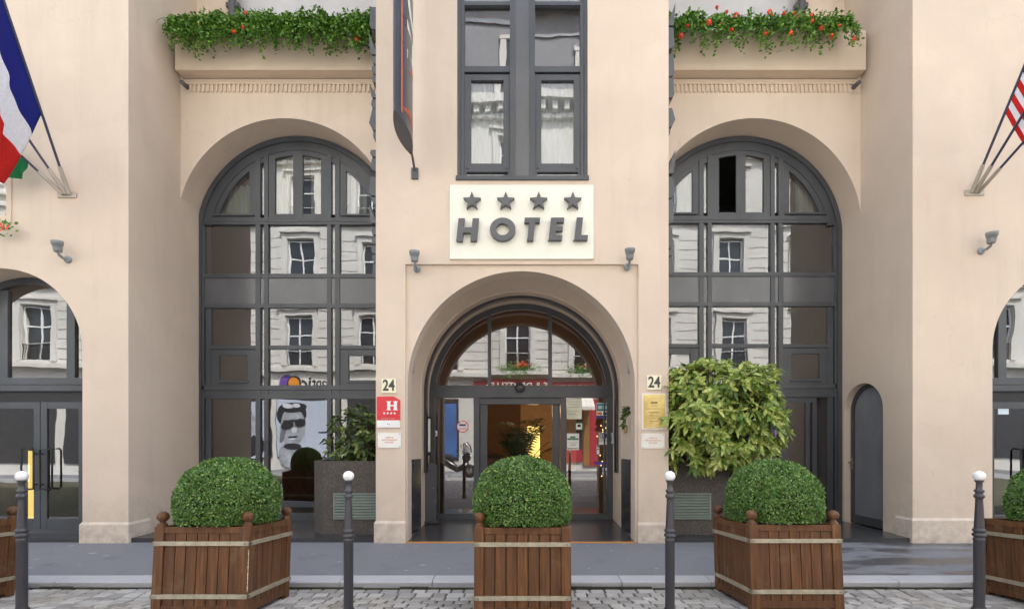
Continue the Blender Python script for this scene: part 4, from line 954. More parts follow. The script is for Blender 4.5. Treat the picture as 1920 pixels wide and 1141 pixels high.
# ------------------------------------------------------------------ stone tubs with laurels
GRL = simple('grille_green_grey', (.20, .24, .21), .5, .2)
def tub(s, label):
    X0 = PL - .012 if s < 0 else PR + .012
    q = lambda d, y, z: (X0 + s * d, y, z)
    r0 = empty('stone_tub', (0, 0, 0), label, 'plant tub', 'stone tubs beside the pier')
    plan = [(0, 7.38), (.88, 7.38), (1.12, 7.62), (1.12, 8.35), (0, 8.35)]; ins = [(.07, 7.46), (.85, 7.46), (1.04, 7.65), (1.04, 8.28), (.07, 8.28)]
    b = MB(); n = 5; zb, zt = .062, 1.19
    A = [q(d, y, zb) for d, y in plan]; B_ = [q(d, y, zt) for d, y in plan]; C = [q(d, y, zt) for d, y in ins]; D = [q(d, y, zt - .1) for d, y in ins]
    for i in range(n):
        j = (i + 1) % n; b.quad(A[i], A[j], B_[j], B_[i]); b.quad(B_[i], B_[j], C[j], C[i]); b.quad(C[i], C[j], D[j], D[i])
    b.build('tub_body', TUB, r0, bevel=.008)
    b = MB(); b.add(D, [tuple(range(5))]); b.build('soil', SOIL, r0)
    b = MB(); x0, x1 = X0 + s * .02, X0 + s * .72; z0, z1 = .30, .70; x0, x1 = min(x0, x1), max(x0, x1)
    b.box(x0, x1, 7.355, 7.385, z1 - .02, z1); b.box(x0, x1, 7.355, 7.385, z0, z0 + .02); b.box(x0, x0 + .02, 7.356, 7.385, z0 + .02, z1 - .02); b.box(x1 - .02, x1, 7.356, 7.385, z0 + .02, z1 - .02)
    nn = 8
    for i in range(nn):
        z = z0 + .03 + i * (z1 - z0 - .05) / nn; b.prism([(x0 + .02, 7.357, z), (x0 + .02, 7.357, z + .014), (x0 + .02, 7.385, z + .04), (x0 + .02, 7.385, z + .026)], (x1 - x0 - .04, 0, 0))
    b.build('vent_grille', GRL, r0)
tub(-1, 'grey stone tub with vent grille left of the pier, beside the red plaque'); tub(1, 'grey stone tub with vent grille right of the pier, under the big laurel')
def laurel(name, c, rad, shoots, mat, label, seed, ground, Lr=(.11, .17), sq=3.0, clipx=None, stems=7):
    g = np.random.default_rng(seed); c = np.array(c); rad = np.array(rad)
    r0 = empty('laurel_shrub', (c[0], c[1], ground), label, 'shrub'); rel = np.array([c[0], c[1], ground])
    d = unit(g.normal(size=(shoots, 3))); e = d / np.power((np.abs(d) ** sq).sum(1, keepdims=True), 1 / sq)
    depth = np.where(g.random((shoots, 1)) < .62, g.uniform(.86, 1.06, (shoots, 1)), g.uniform(.45, .9, (shoots, 1)))
    lum = 1 + .07 * np.sin(4 * d[:, :1] * 2 + seed) * np.cos(5 * d[:, 2:] + seed)
    tips = c + e * rad * depth * lum
    if clipx is not None: tips = tips[clipx(tips)]; 
    Ps, Ns, Ts, Ls = [], [], [], []
    for t in tips:
        out = (t - c) / rad; out = out / (np.linalg.norm(out) + 1e-9); ax = out * .75 + np.array([0, -.1, .45]) + g.normal(0, .25, 3); ax /= np.linalg.norm(ax)
        u = np.cross(ax, [.3, .2, 1]); u /= np.linalg.norm(u); v = np.cross(ax, u); m_ = g.integers(5, 9); ph = g.uniform(0, 6.28)
        for k in range(m_):
            a = ph + k * 2.4; rd = u * cos(a) + v * sin(a); up = g.uniform(.15, .75) if k < m_ - 2 else 1.2
            tt = rd + ax * up; tt /= np.linalg.norm(tt); nn = ax - tt * (ax @ tt); nn = nn + g.normal(0, .18, 3); nn /= np.linalg.norm(nn) + 1e-9
            Ps.append(t - ax * .05 * k / m_); Ns.append(nn); Ts.append(tt); Ls.append(g.uniform(*Lr) * (1 if k < m_ - 2 else .75))
    Ls = np.array(Ls); leaves_mesh('foliage', Ps, Ns, Ts, Ls, Ls * g.uniform(.40, .50, len(Ls)), mat, r0, .18, .28, rel)
    b = MB()
    for i in range(stems):
        t = tips[g.integers(len(tips))] - rel; s0 = Vector((g.uniform(-.2, .2), g.uniform(-.15, .15), 0)); md = Vector(t) * .45 + Vector((0, 0, .12)); b.tube([s0, md, Vector(t) * .95], [.02, .013, .006], 6)
    for t in tips[::3]:
        q = Vector(t - rel); b.tube([q * .6 + Vector((0, 0, .03)), q], [.008, .004], 5, cap=False)
    b.build('branch', TWIG, r0); return r0
laurel('laurel', (3.00, 7.54, 1.90), (.88, .84, .80), 1150, AUC, 'big yellow-spotted laurel in the right stone tub', 21, 1.09, Lr=(.115, .175), sq=3.6, clipx=lambda t: (t[:, 0] > PR + .03) | (t[:, 1] < 7.02))
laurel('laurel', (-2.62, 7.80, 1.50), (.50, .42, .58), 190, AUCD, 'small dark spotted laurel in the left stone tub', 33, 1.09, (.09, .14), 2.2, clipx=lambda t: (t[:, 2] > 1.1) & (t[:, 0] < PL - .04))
# a few shoots of the laurel lean over the corner of the pier, in front of the brass plaque
# ------------------------------------------------------------------ geraniums
def geranium(x0, x1, label, seed, nflow, dens=1.0):
    g = np.random.default_rng(seed); zt = 8.33; yf = 7.97; r0 = empty('geranium_bed', ((x0 + x1) / 2, 8.1, zt - .06), label, 'flowers', 'geraniums on the ledges'); rel = np.array(r0.location)
    Ps, Ns, Ts, Ls = [], [], [], []; st = MB(); heads = []
    n = int((x1 - x0) * 190 * dens)
    for i in range(n):
        x = g.uniform(x0, x1); s = np.array([x, g.uniform(8.0, 8.3), zt - .05]); trail = g.random() < .56
        ln = g.uniform(.10, .38) if not trail else g.uniform(.34, .85)
        k = int(ln / .035); p = s.copy(); 
        if trail: p = np.array([x, yf - .01, zt]); dr = np.array([g.normal(0, .25), -g.uniform(.25, .7), .25])
        else: dr = np.array([g.normal(0, .35), -g.uniform(.0, .6), 1.])
        pts = [p.copy()]
        for q in range(k):
            dr = dr / np.linalg.norm(dr); p = p + dr * .035; dr = dr + (np.array([0, -.02, -.22]) if trail else np.array([0, 0, -.03])) + g.normal(0, .13, 3); pts.append(p.copy())
            p[1] = min(p[1], yf - .02) if p[2] < zt + .01 and trail else p[1]
            for _ in range(2 if trail else 3):
                Ps.append(p + g.normal(0, .018, 3)); nn = g.normal(0, .6, 3) + np.array([0, -.55, .75]); Ns.append(nn / np.linalg.norm(nn)); Ts.append(g.normal(size=3) + np.array([0, -.3, 0])); Ls.append(g.uniform(.035, .062))
        if i % 4 == 0: st.tube([Vector(q_ - rel) for q_ in pts[::2]], .003, 4, cap=False)
        heads.append(p + np.array([0, -.04, .03]))
    okx = (np.array(Ps)[:, 0] > -5.64) & (np.array(Ps)[:, 0] < 5.60); Ps, Ns, Ts, Ls = ([a for a, k_ in zip(q_, okx) if k_] for q_ in (Ps, Ns, Ts, Ls))
    Ls = np.array(Ls); leaves_mesh('foliage', Ps, unit(np.array(Ns)), Ts, Ls, Ls * .85, GER, r0, .12, .1, rel); st.build('branch', simple('green_stem', (.06, .12, .03), .6), r0)
    b = MB(); gg = np.random.default_rng(4)
    for q in range(34):
        d = unit(gg.normal(size=(1, 3)))[0]; c = Vector(d * .036); nv = Vector(d); u = nv.orthogonal().normalized(); v = nv.cross(u)
        b.add([c + (u * cos(a) + v * sin(a)) * .018 + nv * .004 * (i % 2) for i, a in enumerate([2 * pi * i / 5 for i in range(5)])], [(0, 1, 2, 3, 4)])
    proto = b.build('blossom', PETAL, r0)
    sel = g.permutation(len(heads))[:nflow]
    for j, hsel in enumerate(sel):
        o = proto if j == 0 else proto.copy()
        if j: COL.objects.link(o); o.parent = r0
        o.location = tuple(heads[hsel] - rel + np.array([0, -.06, 0])); o.scale = (g.uniform(.55, .95),) * 3; o.rotation_euler = tuple(g.uniform(0, 6, 3))
geranium(-5.66, PL - .02, 'trailing geraniums with few red blooms on the left ledge', 41, 11, 1.15); geranium(PR + .02, 5.35, 'trailing geraniums thick with red blooms on the right ledge', 43, 34, .66)
# sprig of plant growing out of the right jamb
g = np.random.default_rng(5); r0 = empty('wall_plant', (EC + ER + .03, 7.62, 1.95), 'small leafy sprig on the right jamb of the entrance', 'plant')
r0.location.x += .05
n = 26; Pp = np.array([[-.02 - .1 * t, g.normal(0, .02), .0 - .22 * t + .16 * sin(3 * t)] for t in np.linspace(0, 1, n)]); Tt = np.stack([-np.ones(n) * .8, g.normal(0, .5, n), g.normal(0, .6, n)], 1)
leaves_mesh('foliage', Pp, unit(np.stack([g.normal(0, .3, n), -np.ones(n), np.ones(n) * .7], 1)), Tt, g.uniform(.09, .14, n), .045, AUCD, r0, .2, .2)
b = MB(); b.tube([(.0, 0, 0), (-.06, 0, .03), (-.11, 0, -.1), (-.12, 0, -.22)], .006, 6); b.build('shoot', TWIG, r0)
# flowers just under the window at the left edge
r0 = empty('window_flowers', (U(6, 6.95), 6.95, V(428, 6.95)), 'red flowers spilling below the window at the left edge', 'flowers'); n = 60
Pp = g.normal(0, 1, (n, 3)) * np.array([.10, .04, .05]) + np.array([-.05, 0, .02]); leaves_mesh('foliage', Pp, unit(g.normal(0, .5, (n, 3)) + np.array([0, -1, .6])), g.normal(size=(n, 3)), g.uniform(.04, .06, n), .045, GER, r0, .1, .1)
b = MB()
for q in range(30): c = Vector(g.normal(0, 1, 3) * np.array([.05, .02, .02]) + np.array([.03, -.06, -.01])); b.add([c + Vector((.016 * cos(a), -.004, .016 * sin(a))) for a in [2 * pi * i / 5 for i in range(5)]], [(0, 1, 2, 3, 4)])
b.build('blossom', PETAL, r0)

# ------------------------------------------------------------------ lobby contents
o = empty('light_column', (.30, 11.2, .058), 'glowing yellow lamp column inside the lobby', 'lamp')
b = MB(); b.lathe([(.15, .08), (.15, 1.78)], (0, 0, 0), 24); b.build('shade', emit('warm_column_light', (1.0, .66, .17), .42), o); b = MB(); b.lathe([(0, 0), (.19, 0), (.19, .08), (0, .08)], (0, 0, 0), 24); b.lathe([(0, 1.78), (.16, 1.78), (.16, 1.81), (0, 1.81)], (0, 0, 0), 24); b.build('base', BLK, o)
o2 = copy_tree(o); o2.location = (-8.60, 8.55, .046); o2.scale = (.8, .8, .72); tag(o2, 'glowing yellow lamp column behind the left double doors', 'lamp')
o = empty('palm_plant', (.0, 10.4, .058), 'dark potted palm in the lobby before the lamp column', 'plant'); b = MB(); b.lathe([(0, 0), (.18, 0), (.24, .42), (.21, .42), (.2, .38), (0, .38)], (0, 0, 0), 20); b.build('pot', BLK, o)
g = np.random.default_rng(9); Ps, Ns, Ts, Ls = [], [], [], []; st = MB()
for i in range(17):
    a = i * 2.4; rr = g.uniform(.35, .75); hh = g.uniform(1.3, 2.05); pts = []
    for q in range(9):
        t = q / 8; pts.append(Vector((cos(a) * rr * t ** 1.5, sin(a) * rr * t ** 1.5, .38 + (hh - .38) * (1.25 * t - .3 * t ** 3))))
    st.tube(pts, .008, 5, cap=False)
    for q in range(3, 9):
        for s in (-1, 1):
            for e in range(3): p = pts[q - 1].lerp(pts[q], e / 3); side = Vector((-sin(a), cos(a), 0)) * s; tt = side + (pts[q] - pts[q - 1]).normalized() * .8 + Vector((0, 0, -.25)); Ps.append(p); Ts.append(tt); Ns.append((side.cross(tt) * s + Vector((0, 0, .6))).normalized()); Ls.append(g.uniform(.2, .32))
leaves_mesh('frond', [tuple(p) for p in Ps], unit(np.array([tuple(p) for p in Ns])), [tuple(p) for p in Ts], Ls, .022, PALM, o, .1, .35); st.build('frond_rib', TWIG, o)
o = empty('reception_desk', (-1.0, 12.2, .058), 'dark wooden reception desk deep in the lobby', 'desk'); b = MB(); b.box(-.9, .5, -.3, .3, 0, 1.05); b.build('carcass', simple('walnut', (.07, .035, .018), .4), o, bevel=.01); b = MB(); b.box(-.96, .56, -.36, .36, 1.052, 1.10); b.build('desk_top', BLK, o, bevel=.006)
o = empty('picture_panel', (.75, 12.96, 1.9), 'pale framed panel on the lobby back wall', 'picture'); b = MB(); b.box(-.75, .75, -.02, .02, -1.2, 1.1); b.build('panel', simple('amber_panel', (.45, .26, .12), .6), o, bevel=.005); b = MB(); b.box(-.80, .80, -.01, .03, 1.1, 1.15); b.box(-.80, .80, -.01, .03, -1.25, -1.2); b.build('frame', BLK, o)
for x, y_, lb in ((.15, 9.9, 'round downlight in the lobby ceiling near the door'), (-1.6, 11, 'round downlight in the lobby ceiling over the desk'), (1.7, 11, 'round downlight in the lobby ceiling, right part')):
    o = empty('downlight', (x, y_, 4.245), lb, 'lamp', 'lobby downlights'); b = MB(); b.lathe([(0, -.012), (.09, -.012)], (0, 0, 0), 16); b.build('diffuser', emit('downlight_glow', (1, .75, .42), 1.2), o); b = MB(); b.lathe([(.09, -.015), (.12, -.015), (.12, 0)], (0, 0, 0), 16); b.build('trim', BOLT, o)
o = empty('fairy_lights', (1.62, 9.15, 2.3), 'string of tiny golden lights behind the right glazing', 'string lights'); b = MB(); g = np.random.default_rng(2); st = MB(); pts = []
for i in range(46):
    p = Vector((g.normal(0, .08), g.normal(0, .05), .25 - i * .04)); pts.append(p); b.lathe([(0, -.013), (.012, 0), (0, .013)], p, 6)
b.build('bulb', emit('fairy_glow', (1, .62, .2), 1.3), o); st.tube(pts, .003, 4, cap=False); st.build('cable', BLK, o)
for (x, y_, z, e, c) in ((.3, 10.9, 2.2, 4.5, (1, .62, .30)), (-2.2, 11.0, 2.6, 1.6, (1, .66, .36)), (2.4, 11.0, 2.6, 1.4, (1, .66, .36)), (-7.9, 9.0, 3.0, 5, (1, .70, .40))):
    l = bpy.data.lights.new('lobby_lamp', 'POINT'); l.energy = e; l.color = c; l.shadow_soft_size = .15; lo = bpy.data.objects.new('lobby_lamp', l); COL.objects.link(lo); lo.location = (x, y_, z)

# ------------------------------------------------------------------ the house across the street (seen in the panes)
LIME = NT('cream_limestone'); big = LIME.noise(.5, 5); LIME.col(LIME.ramp(big, [(.3, (.56, .54, .49)), (.7, (.68, .66, .61))])); LIME.set(Roughness=.85); LIME = LIME.m
ZINC = simple('zinc_roof', (.20, .21, .23), .5, .3, .1, 1.5); WPAINT = simple('white_window_paint', (.80, .80, .78), .5, 0, .04); DGL = simple('dark_pane', (.035, .042, .048), .08, 0, .4, 1.2); RAIL = simple('black_railing', (.02, .02, .022), .5)
YO = -5.5
ap = empty('apartment_building', (0, 0, 0), 'cream stone apartment house across the street, mirrored in the panes', 'building')
cols = [-20.9 + 3.45 * i for i in range(13)]; lev = [(4.95, 7.3), (8.5, 10.95), (12.1, 14.1)]
b = MB(); ww = .6
xs = [-24.] + [c + s * ww for c in cols for s in (-1, 1)] + [24.]
zs = [0.] + [z for l in lev for z in l] + [15.3]
for i in range(len(xs) - 1):
    for j in range(len(zs) - 1):
        if i % 2 == 1 and j % 2 == 1: continue
        b.quad((xs[i], YO, zs[j]), (xs[i + 1], YO, zs[j]), (xs[i + 1], YO, zs[j + 1]), (xs[i], YO, zs[j + 1]))
for c in cols:
    for z0, z1 in lev:
        for x in (c - ww, c + ww): b.quad((x, YO, z0), (x, YO - .28, z0), (x, YO - .28, z1), (x, YO, z1))
        b.quad((c - ww, YO, z1), (c + ww, YO, z1), (c + ww, YO - .28, z1), (c - ww, YO - .28, z1)); b.quad((c - ww, YO, z0), (c + ww, YO, z0), (c + ww, YO - .28, z0), (c - ww, YO - .28, z0))
b.quad((-24, -14, 0), (24, -14, 0), (24, -14, 15.3), (-24, -14, 15.3))
for x in (-24, 24): b.quad((x, YO, 0), (x, -14, 0), (x, -14, 15.3), (x, YO, 15.3))
b.build('wall', LIME, ap)
b = MB(); b.box(-24, 24, YO, YO + .30, 4.62, 4.80); b.box(-24, 24, YO, YO + .12, 8.1, 8.22); b.box(-24, 24, YO, YO + .12, 11.7, 11.82); b.box(-24, 24, YO, YO + .2, 14.75, 14.9); b.box(-24, 24, YO, YO + .5, 15.28, 15.62)
for i in range(96): b.box(-23.8 + i * .5, -23.58 + i * .5, YO, YO + .36, 14.95, 15.26)
for c in cols:
    for z0, z1 in lev:
        b.box(c - ww - .26, c - ww - .02, YO, YO + .07, z0, z1 + .26); b.box(c + ww + .02, c + ww + .26, YO, YO + .07, z0, z1 + .26); b.box(c - ww - .018, c + ww + .018, YO, YO + .068, z1 + .03, z1 + .26); b.box(c - ww - .34, c + ww + .34, YO, YO + .16, z1 + .27, z1 + .36)
b.build('stone_moulding', LIME, ap)
b = MB()
for z in [5.0 + .42 * i for i in range(7)] + [8.6 + .48 * i for i in range(6)]:
    for i in range(len(cols) - 1): b.box(cols[i] + ww + .30, cols[i + 1] - ww - .30, YO, YO + .006, z, z + .03)
b.build('joint_line', simple('joint_grey', (.20, .185, .16), .9), ap)
fw = MB()
z0, z1 = 0, 2.4
for x in (-.6, -.035, .535): fw.box(x, x + (.07 if x > -.1 and x < .1 else .065), -.2, -.13, 0, 2.36)
for z in (0, .72, 1.5, 2.29): fw.box(-.6, .6, -.199, -.135, z, z + .06)
mf = fw
gl = MB(); gl.quad((-.6, -.17, 0), (.6, -.17, 0), (.6, -.17, 2.4), (-.6, -.17, 2.4))
rl = MB()
for i in range(13): rl.box(-.58 + i * .096, -.566 + i * .096, -.03, -.016, .04, .72)
rl.box(-.6, .6, -.035, -.01, .70, .735); rl.box(-.6, .6, -.034, -.011, .04, .065)
cu = MB(); curtain(cu, -.56, -.2, .05, 2.3, -.26, 3, .02); curtain(cu, .2, .56, .05, 2.3, -.26, 3, .02)
first = None
for j, (z0, z1) in enumerate(lev):
    for i, c in enumerate(cols):
        if first is None:
            first = [fw.build('window', WPAINT, ap)]; pane = gl.build('pane', DGL, first[0]); ral = rl.build('railing', RAIL, first[0]); curt = cu.build('curtain', CURT, first[0]); o = first[0]
        else:
            o = first[0].copy(); COL.objects.link(o); o.parent = ap
            for ch in (pane, ral): q = ch.copy(); COL.objects.link(q); q.parent = o
        o.location = (c, YO, z0); o.scale = (1, 1, (z1 - z0) / 2.4)
b = MB(); b.box(-24, 24, YO - .9, YO - .1, 15.3, 19.7); b.build('attic_wall', simple('grey_attic_render', (.26, .26, .27), .85, 0, .08, 1), ap)
b = MB(); b.box(-24, 24, YO - .1, YO + .35, 19.55, 19.85); b.box(-24, 24, YO - .1, YO - .03, 18.6, 18.7); b.build('eaves', ZINC, ap)
b = MB(); b.quad((-24, YO + .2, 19.852), (24, YO + .2, 19.852), (24, YO - 2.2, 21.4), (-24, YO - 2.2, 21.4)); b.quad((-24, YO - 2.2, 21.4), (24, YO - 2.2, 21.4), (24, -14, 21.6), (-24, -14, 21.6))
for x in (-24, 24): b.add([(x, YO, 15.6), (x, YO, 19.8), (x, YO - 2.2, 21.4), (x, -14, 21.6), (x, -14, 15.3)], [(0, 1, 2, 3, 4)])
b.quad((-24, -14, 15.3), (24, -14, 15.3), (24, -14, 21.6), (-24, -14, 21.6)); b.build('roof', ZINC, ap)
for c in cols[2:-2]:
    b = MB(); x0, x1 = c - .8, c + .8
    b.box(x0, x0 + .25, YO - .1, YO - .02, 15.8, 17.9); b.box(x1 - .25, x1, YO - .1, YO - .02, 15.8, 17.9); b.box(x0 - .05, x1 + .05, YO - .1, YO, 17.9, 18.1); b.box(c - .55, c + .55, YO - .1, YO - .07, 15.8, 17.9, 1); b.box(c - .03, c + .03, YO - .1, YO - .05, 15.8, 17.9); b.box(c - .55, c + .55, YO - .1, YO - .055, 16.8, 16.86)
    b.build('attic_window', [LIME, DGL], ap)
# shop fronts on its ground floor
SHOPD = simple('shop_dark', (.045, .045, .05), .3); CREAMS = simple('shop_cream', (.74, .72, .64), .6); MAR = simple('maroon_fascia', (.20, .025, .035), .5); TIMB = simple('shop_timber', (.30, .15, .05), .5); REDP = simple('red_shop_paint', (.42, .03, .05), .5)
b = MB()
for x0, x1 in ((-23.6, -19.6), (-19.2, -16.9), (-16.5, -14.3), (14.4, 17.2), (17.6, 20.2), (20.6, 23.6), (-13.9, -12.1), (-11.8, -8.9), (-8.4, -5.2), (-4.5, -3.0), (-2.0, .6), (1.0, 3.0), (4.6, 7.2), (7.8, 10.6), (11.2, 14.0)): b.box(x0, x1, YO - .02, YO + .05, .55, 3.55)  # outermost ones at each end are added to darken the side-door reflections
b.build('shop_window', SHOPD, ap)
b = MB(); b.box(-14.2, -5.0, YO, YO + .10, 3.62, 4.58); b.box(4.4, 14.2, YO, YO + .10, 3.62, 4.58); b.build('shop_fascia', CREAMS, ap)
b = MB(); b.box(-2.3, 3.9, YO, YO + .14, 3.75, 4.42); b.build('maroon_fascia', MAR, ap)
text('SOUVENIRS & DENTELLES', 'fascia_lettering', IVO, ap, (.8, YO + .15, 4.08), .44, (pi / 2, 0, pi), .004, .012)
text('optica', 'fascia_lettering', BLK, ap, (-9.9, YO + .11, 4.10), .62, (pi / 2, 0, pi), .004, .012)
b = MB()
disc(b, -11.1, 4.12, YO + .13, .36, -.006, 28, 0); disc(b, -10.72, 4.08, YO + .142, .33, -.006, 28, 2); disc(b, -10.72, 4.08, YO + .152, .26, -.006, 28, 1)
b.build('shop_emblem', [simple('violet_disc', (.16, .08, .36), .5), simple('orange_disc', (.75, .28, .03), .5), BLK], ap)
PG = simple('poster_pale', (.50, .55, .64), .5, 0, .05, 1); PF = simple('poster_skin', (.34, .36, .39), .5, 0, .35, 2.2); PD = simple('poster_black', (.02, .022, .026), .5)
b = MB(); yq = YO + .06
b.box(-11.75, -9.0, yq, yq + .02, .6, 3.35, 0)
def ell(cx_, cz, rx, rz, k, mi, n=28, rot=0.): b.prism([(cx_ + rx * cos(t) * cos(rot) - rz * sin(t) * sin(rot), yq + .022 + .004 * k, cz + rx * cos(t) * sin(rot) + rz * sin(t) * cos(rot)) for t in [2 * pi * i / n for i in range(n)]], (0, .003, 0), mi)
ell(-11.05, .72, .66, .62, 0, 1); ell(-11.05, 1.35, .33, .55, 1, 1); ell(-11.08, 2.62, .66, .62, 1, 2, rot=.12); ell(-11.02, 2.08, .57, .84, 2, 1, rot=.1); ell(-11.0, 2.98, .60, .26, 3, 2, rot=.15); ell(-11.25, 3.05, .22, .14, 4, 3); ell(-10.9, 3.1, .18, .12, 4, 3)
ell(-10.72, 2.22, .27, .20, 4, 2, rot=.1); ell(-11.30, 2.14, .27, .21, 4, 2, rot=.1); b.box(-11.5, -10.5, yq + .041, yq + .045, 2.26, 2.36, 2); ell(-11.0, 1.9, .10, .13, 3, 3); ell(-11.02, 1.62, .20, .05, 3, 2); ell(-11.02, 1.55, .16, .04, 4, 3); ell(-11.0, 1.17, .42, .16, 4, 2); ell(-11.46, 1.75, .12, .42, 3, 4, rot=-.2)
b.box(-9.85, -9.2, yq + .022, yq + .026, 1.72, 1.80, 2)
b.build('portrait_poster', [PG, PF, PD, simple('poster_light', (.62, .64, .68), .5), simple('poster_mid', (.16, .17, .19), .5)], ap)
b = MB(); b.box(-13.6, -12.3, yq, yq + .02, .6, 3.3, 0); ell(-12.9, 2.1, .35, .6, 1, 1, rot=-.2); ell(-13.1, 2.5, .4, .45, 0, 2); ell(-13.0, 1.2, .6, .6, 0, 2); b.build('portrait_poster', [PG, PF, PD], ap)
b = MB(); b.box(11.8, 12.7, yq, yq + .02, 1.2, 3.3); b.build('violet_poster', simple('poster_violet', (.20, .09, .42), .5), ap)
b = MB(); b.box(-4.2, -3.1, yq, yq + .02, .7, 3.3, 0); b.build('blue_poster', simple('poster_blue', (.05, .14, .36), .5, 0, .3, .7), ap)
b = MB(); b.box(3.05, 3.35, YO, YO + .1, .3, 3.5); b.box(.62, .98, YO, YO + .1, .3, 3.5); b.build('shop_post', TIMB, ap)
b = MB(); b.box(3.36, 4.2, YO, YO + .08, .3, 3.5); b.box(1.0, 3.0, YO + .052, YO + .09, .5, 1.1); b.build('shop_panel', REDP, ap)
b = MB(); n = 14
for i in range(n): x = .9 + i * 2.6 / n; b.prism([(x, YO + .06, 3.6), (x, YO + .9, 3.1), (x, YO + .9, 2.95), (x, YO + .06, 3.57)], (2.6 / n - .01, 0, 0))
b.build('awning', CREAMS, ap)
# flower boxes on its first floor sills
for c, lb in ((-.2, 'green trailing plants on the sill across the street'), (3.25, 'red geraniums in a box on the sill across the street')):
    g = np.random.default_rng(int(c * 10) + 50); o = empty('sill_plant', (c, YO + .12, 4.81), lb, 'plant'); n = 420
    Pp = g.normal(0, 1, (n, 3)) * np.array([.42, .07, .14]) + np.array([0, .02, .16]); Pp[:, 2] -= (g.random(n) < .3) * g.uniform(0, .5, n) * (c < 1); Pp[:, 1] += (Pp[:, 2] < 0) * .16; leaves_mesh('foliage', Pp, unit(g.normal(0, .5, (n, 3)) + np.array([0, 1, .6])), g.normal(size=(n, 3)), g.uniform(.07, .11, n), .06, GER, o, .1, .1)
    b = MB(); b.box(-.5, .5, -.08, .08, 0, .16); b.build('trough', GRN, o)
    b = MB()
    for q in range(60): p = Vector(g.normal(0, 1, 3) * np.array([.16, .05, .08]) + np.array([.25, .1, .3])); b.add([p + Vector((.03 * cos(a), .004, .03 * sin(a))) for a in [2 * pi * i / 5 for i in range(5)]], [(0, 1, 2, 3, 4)])
    b.build('blossom', PETAL, o)

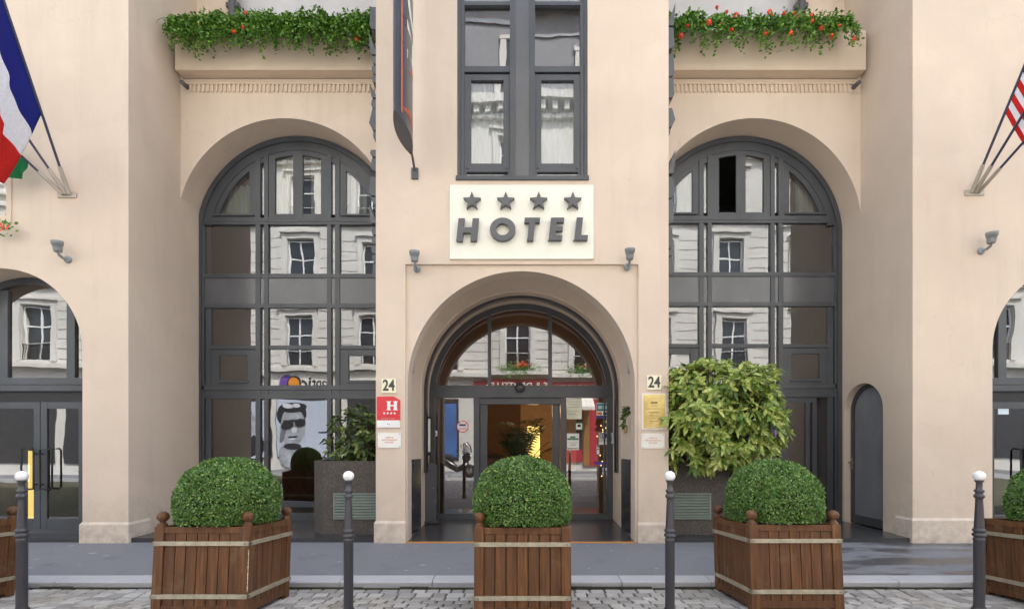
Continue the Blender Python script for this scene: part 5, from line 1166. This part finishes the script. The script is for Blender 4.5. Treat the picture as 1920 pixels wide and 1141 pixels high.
# a scooter parked on the far side, mirrored in the left side light
def scooter(loc, rz):
    r0 = empty('scooter', loc, 'black scooter with red top case, mirrored in the entrance glazing', 'scooter'); r0.rotation_euler = (0, 0, rz)
    BK = metalpaint('scooter_black', (.02, .021, .024), .2, .7); TY = simple('tyre', (.02, .02, .02), .8)
    for x in (-.66, .66):
        b = MB(); R_ = Matrix.Rotation(pi / 2, 3, 'X'); b.lathe([(.17, -.055), (.24, -.055), (.27, -.03), (.275, 0), (.27, .03), (.24, .055), (.17, .055)], (x, 0, .275), 24, axis=R_); w_ = b.build('wheel', TY, r0)
        b = MB(); b.lathe([(.02, -.03), (.16, -.02), (.17, .0), (.16, .02), (.02, .03)], (x, 0, .275), 20, axis=R_); b.build('rim', BOLT, w_)
    b = MB(); sec = [(-.95, .62, .12), (-.7, .70, .17), (-.35, .66, .2), (-.05, .48, .17), (.15, .36, .16), (.38, .42, .16), (.52, .78, .2), (.60, 1.0, .16)]
    b.tube([(x, 0, z) for x, z, r in sec], [r * .9 for x, z, r in sec], 12); b.build('body', BK, r0)
    b = MB(); b.tube([(-.85, 0, .86), (-.5, 0, .84), (-.1, 0, .80), (.02, 0, .74)], [.12, .15, .14, .08], 12); b.build('seat', TY, r0)
    b = MB(); b.tube([(.66, .0, .275), (.55, 0, .9), (.48, 0, 1.08)], .04, 8); b.tube([(.45, -.36, 1.08), (.5, -.15, 1.1), (.5, .15, 1.1), (.45, .36, 1.08)], .018, 8); b.build('handlebar', IRON, r0)
    b = MB(); b.tube([(.62, 0, 1.0), (.56, 0, 1.25), (.48, 0, 1.42)], [.16, .18, .1], 12); b.build('windscreen', GLASSE, r0)
    b = MB(); b.lathe([(0, -.02), (.07, -.01), (.08, .04), (0, .06)], (.70, 0, .88), 14, axis=Matrix.Rotation(pi / 2, 3, 'Y')); b.build('headlight', WH, r0)
    b = MB(); b.tube([(-.95, 0, .98), (-.95, 0, 1.02), (-.95, 0, 1.25), (-.95, 0, 1.32)], [.1, .2, .2, .1], 14); b.build('top_case', RED, r0)
    b = MB(); b.tube([(-.1, .2, .3), (-.12, .28, .02)], .015, 6); b.build('kickstand', BOLT, r0)
    for s in (-1, 1): b = MB(); b.tube([(.47, s * .3, 1.1), (.42, s * .38, 1.28)], .008, 6); b.lathe([(0, 0), (.06, 0), (.05, .02), (0, .025)], (.42, s * .4, 1.3), 12, axis=Matrix.Rotation(-pi / 2, 3, 'Y')); b.build('mirror', IRON, r0)
scooter((-2.75, -1.9, road_z(-1.9)), R(8))

# ------------------------------------------------------------------ light, sky, camera
wd = bpy.data.worlds.new('World'); scene.world = wd; wd.use_nodes = True; nt = wd.node_tree; bg = nt.nodes['Background']
EL, AZ = 56., 28.   # the sun stands behind the hotel and lights the facade across the street
sky = nt.nodes.new('ShaderNodeTexSky'); sky.sky_type = 'NISHITA'; sky.sun_disc = False; sky.sun_elevation = R(EL); sky.sun_rotation = R(AZ); sky.dust_density = 3.; sky.air_density = 1.; sky.ozone_density = 1.
hs = nt.nodes.new('ShaderNodeHueSaturation'); hs.inputs['Saturation'].default_value = .62; nt.links.new(sky.outputs[0], hs.inputs['Color']); nt.links.new(hs.outputs[0], bg.inputs['Color']); bg.inputs['Strength'].default_value = .15
sl_ = bpy.data.lights.new('sun', 'SUN'); sl_.energy = 2.3; sl_.angle = R(.5); sl_.color = (1, .965, .915); so = bpy.data.objects.new('sun', sl_); COL.objects.link(so)
d = Vector((sin(R(AZ)) * cos(R(EL)), cos(R(AZ)) * cos(R(EL)), sin(R(EL)))); so.rotation_euler = d.to_track_quat('Z', 'Y').to_euler(); so.location = d * 30
cam = bpy.data.cameras.new('camera'); co = bpy.data.objects.new('camera', cam); COL.objects.link(co); scene.camera = co
co.location = (0, 0, EZ); co.rotation_euler = (pi / 2, 0, 0); cam.sensor_width = 36; cam.lens = 36 * F / 1920; cam.shift_x = -(CX - 960) / 1920; cam.shift_y = (HY - 570.5) / 1920; cam.clip_start = .05; cam.clip_end = 500
scene.view_settings.view_transform = 'Standard'; scene.view_settings.look = 'None'; scene.view_settings.exposure = 2.3; scene.view_settings.gamma = 1
scene.cycles.max_bounces = 8; scene.cycles.transparent_max_bounces = 12; scene.cycles.use_denoising = True
scene.cycles.sample_clamp_indirect = 6
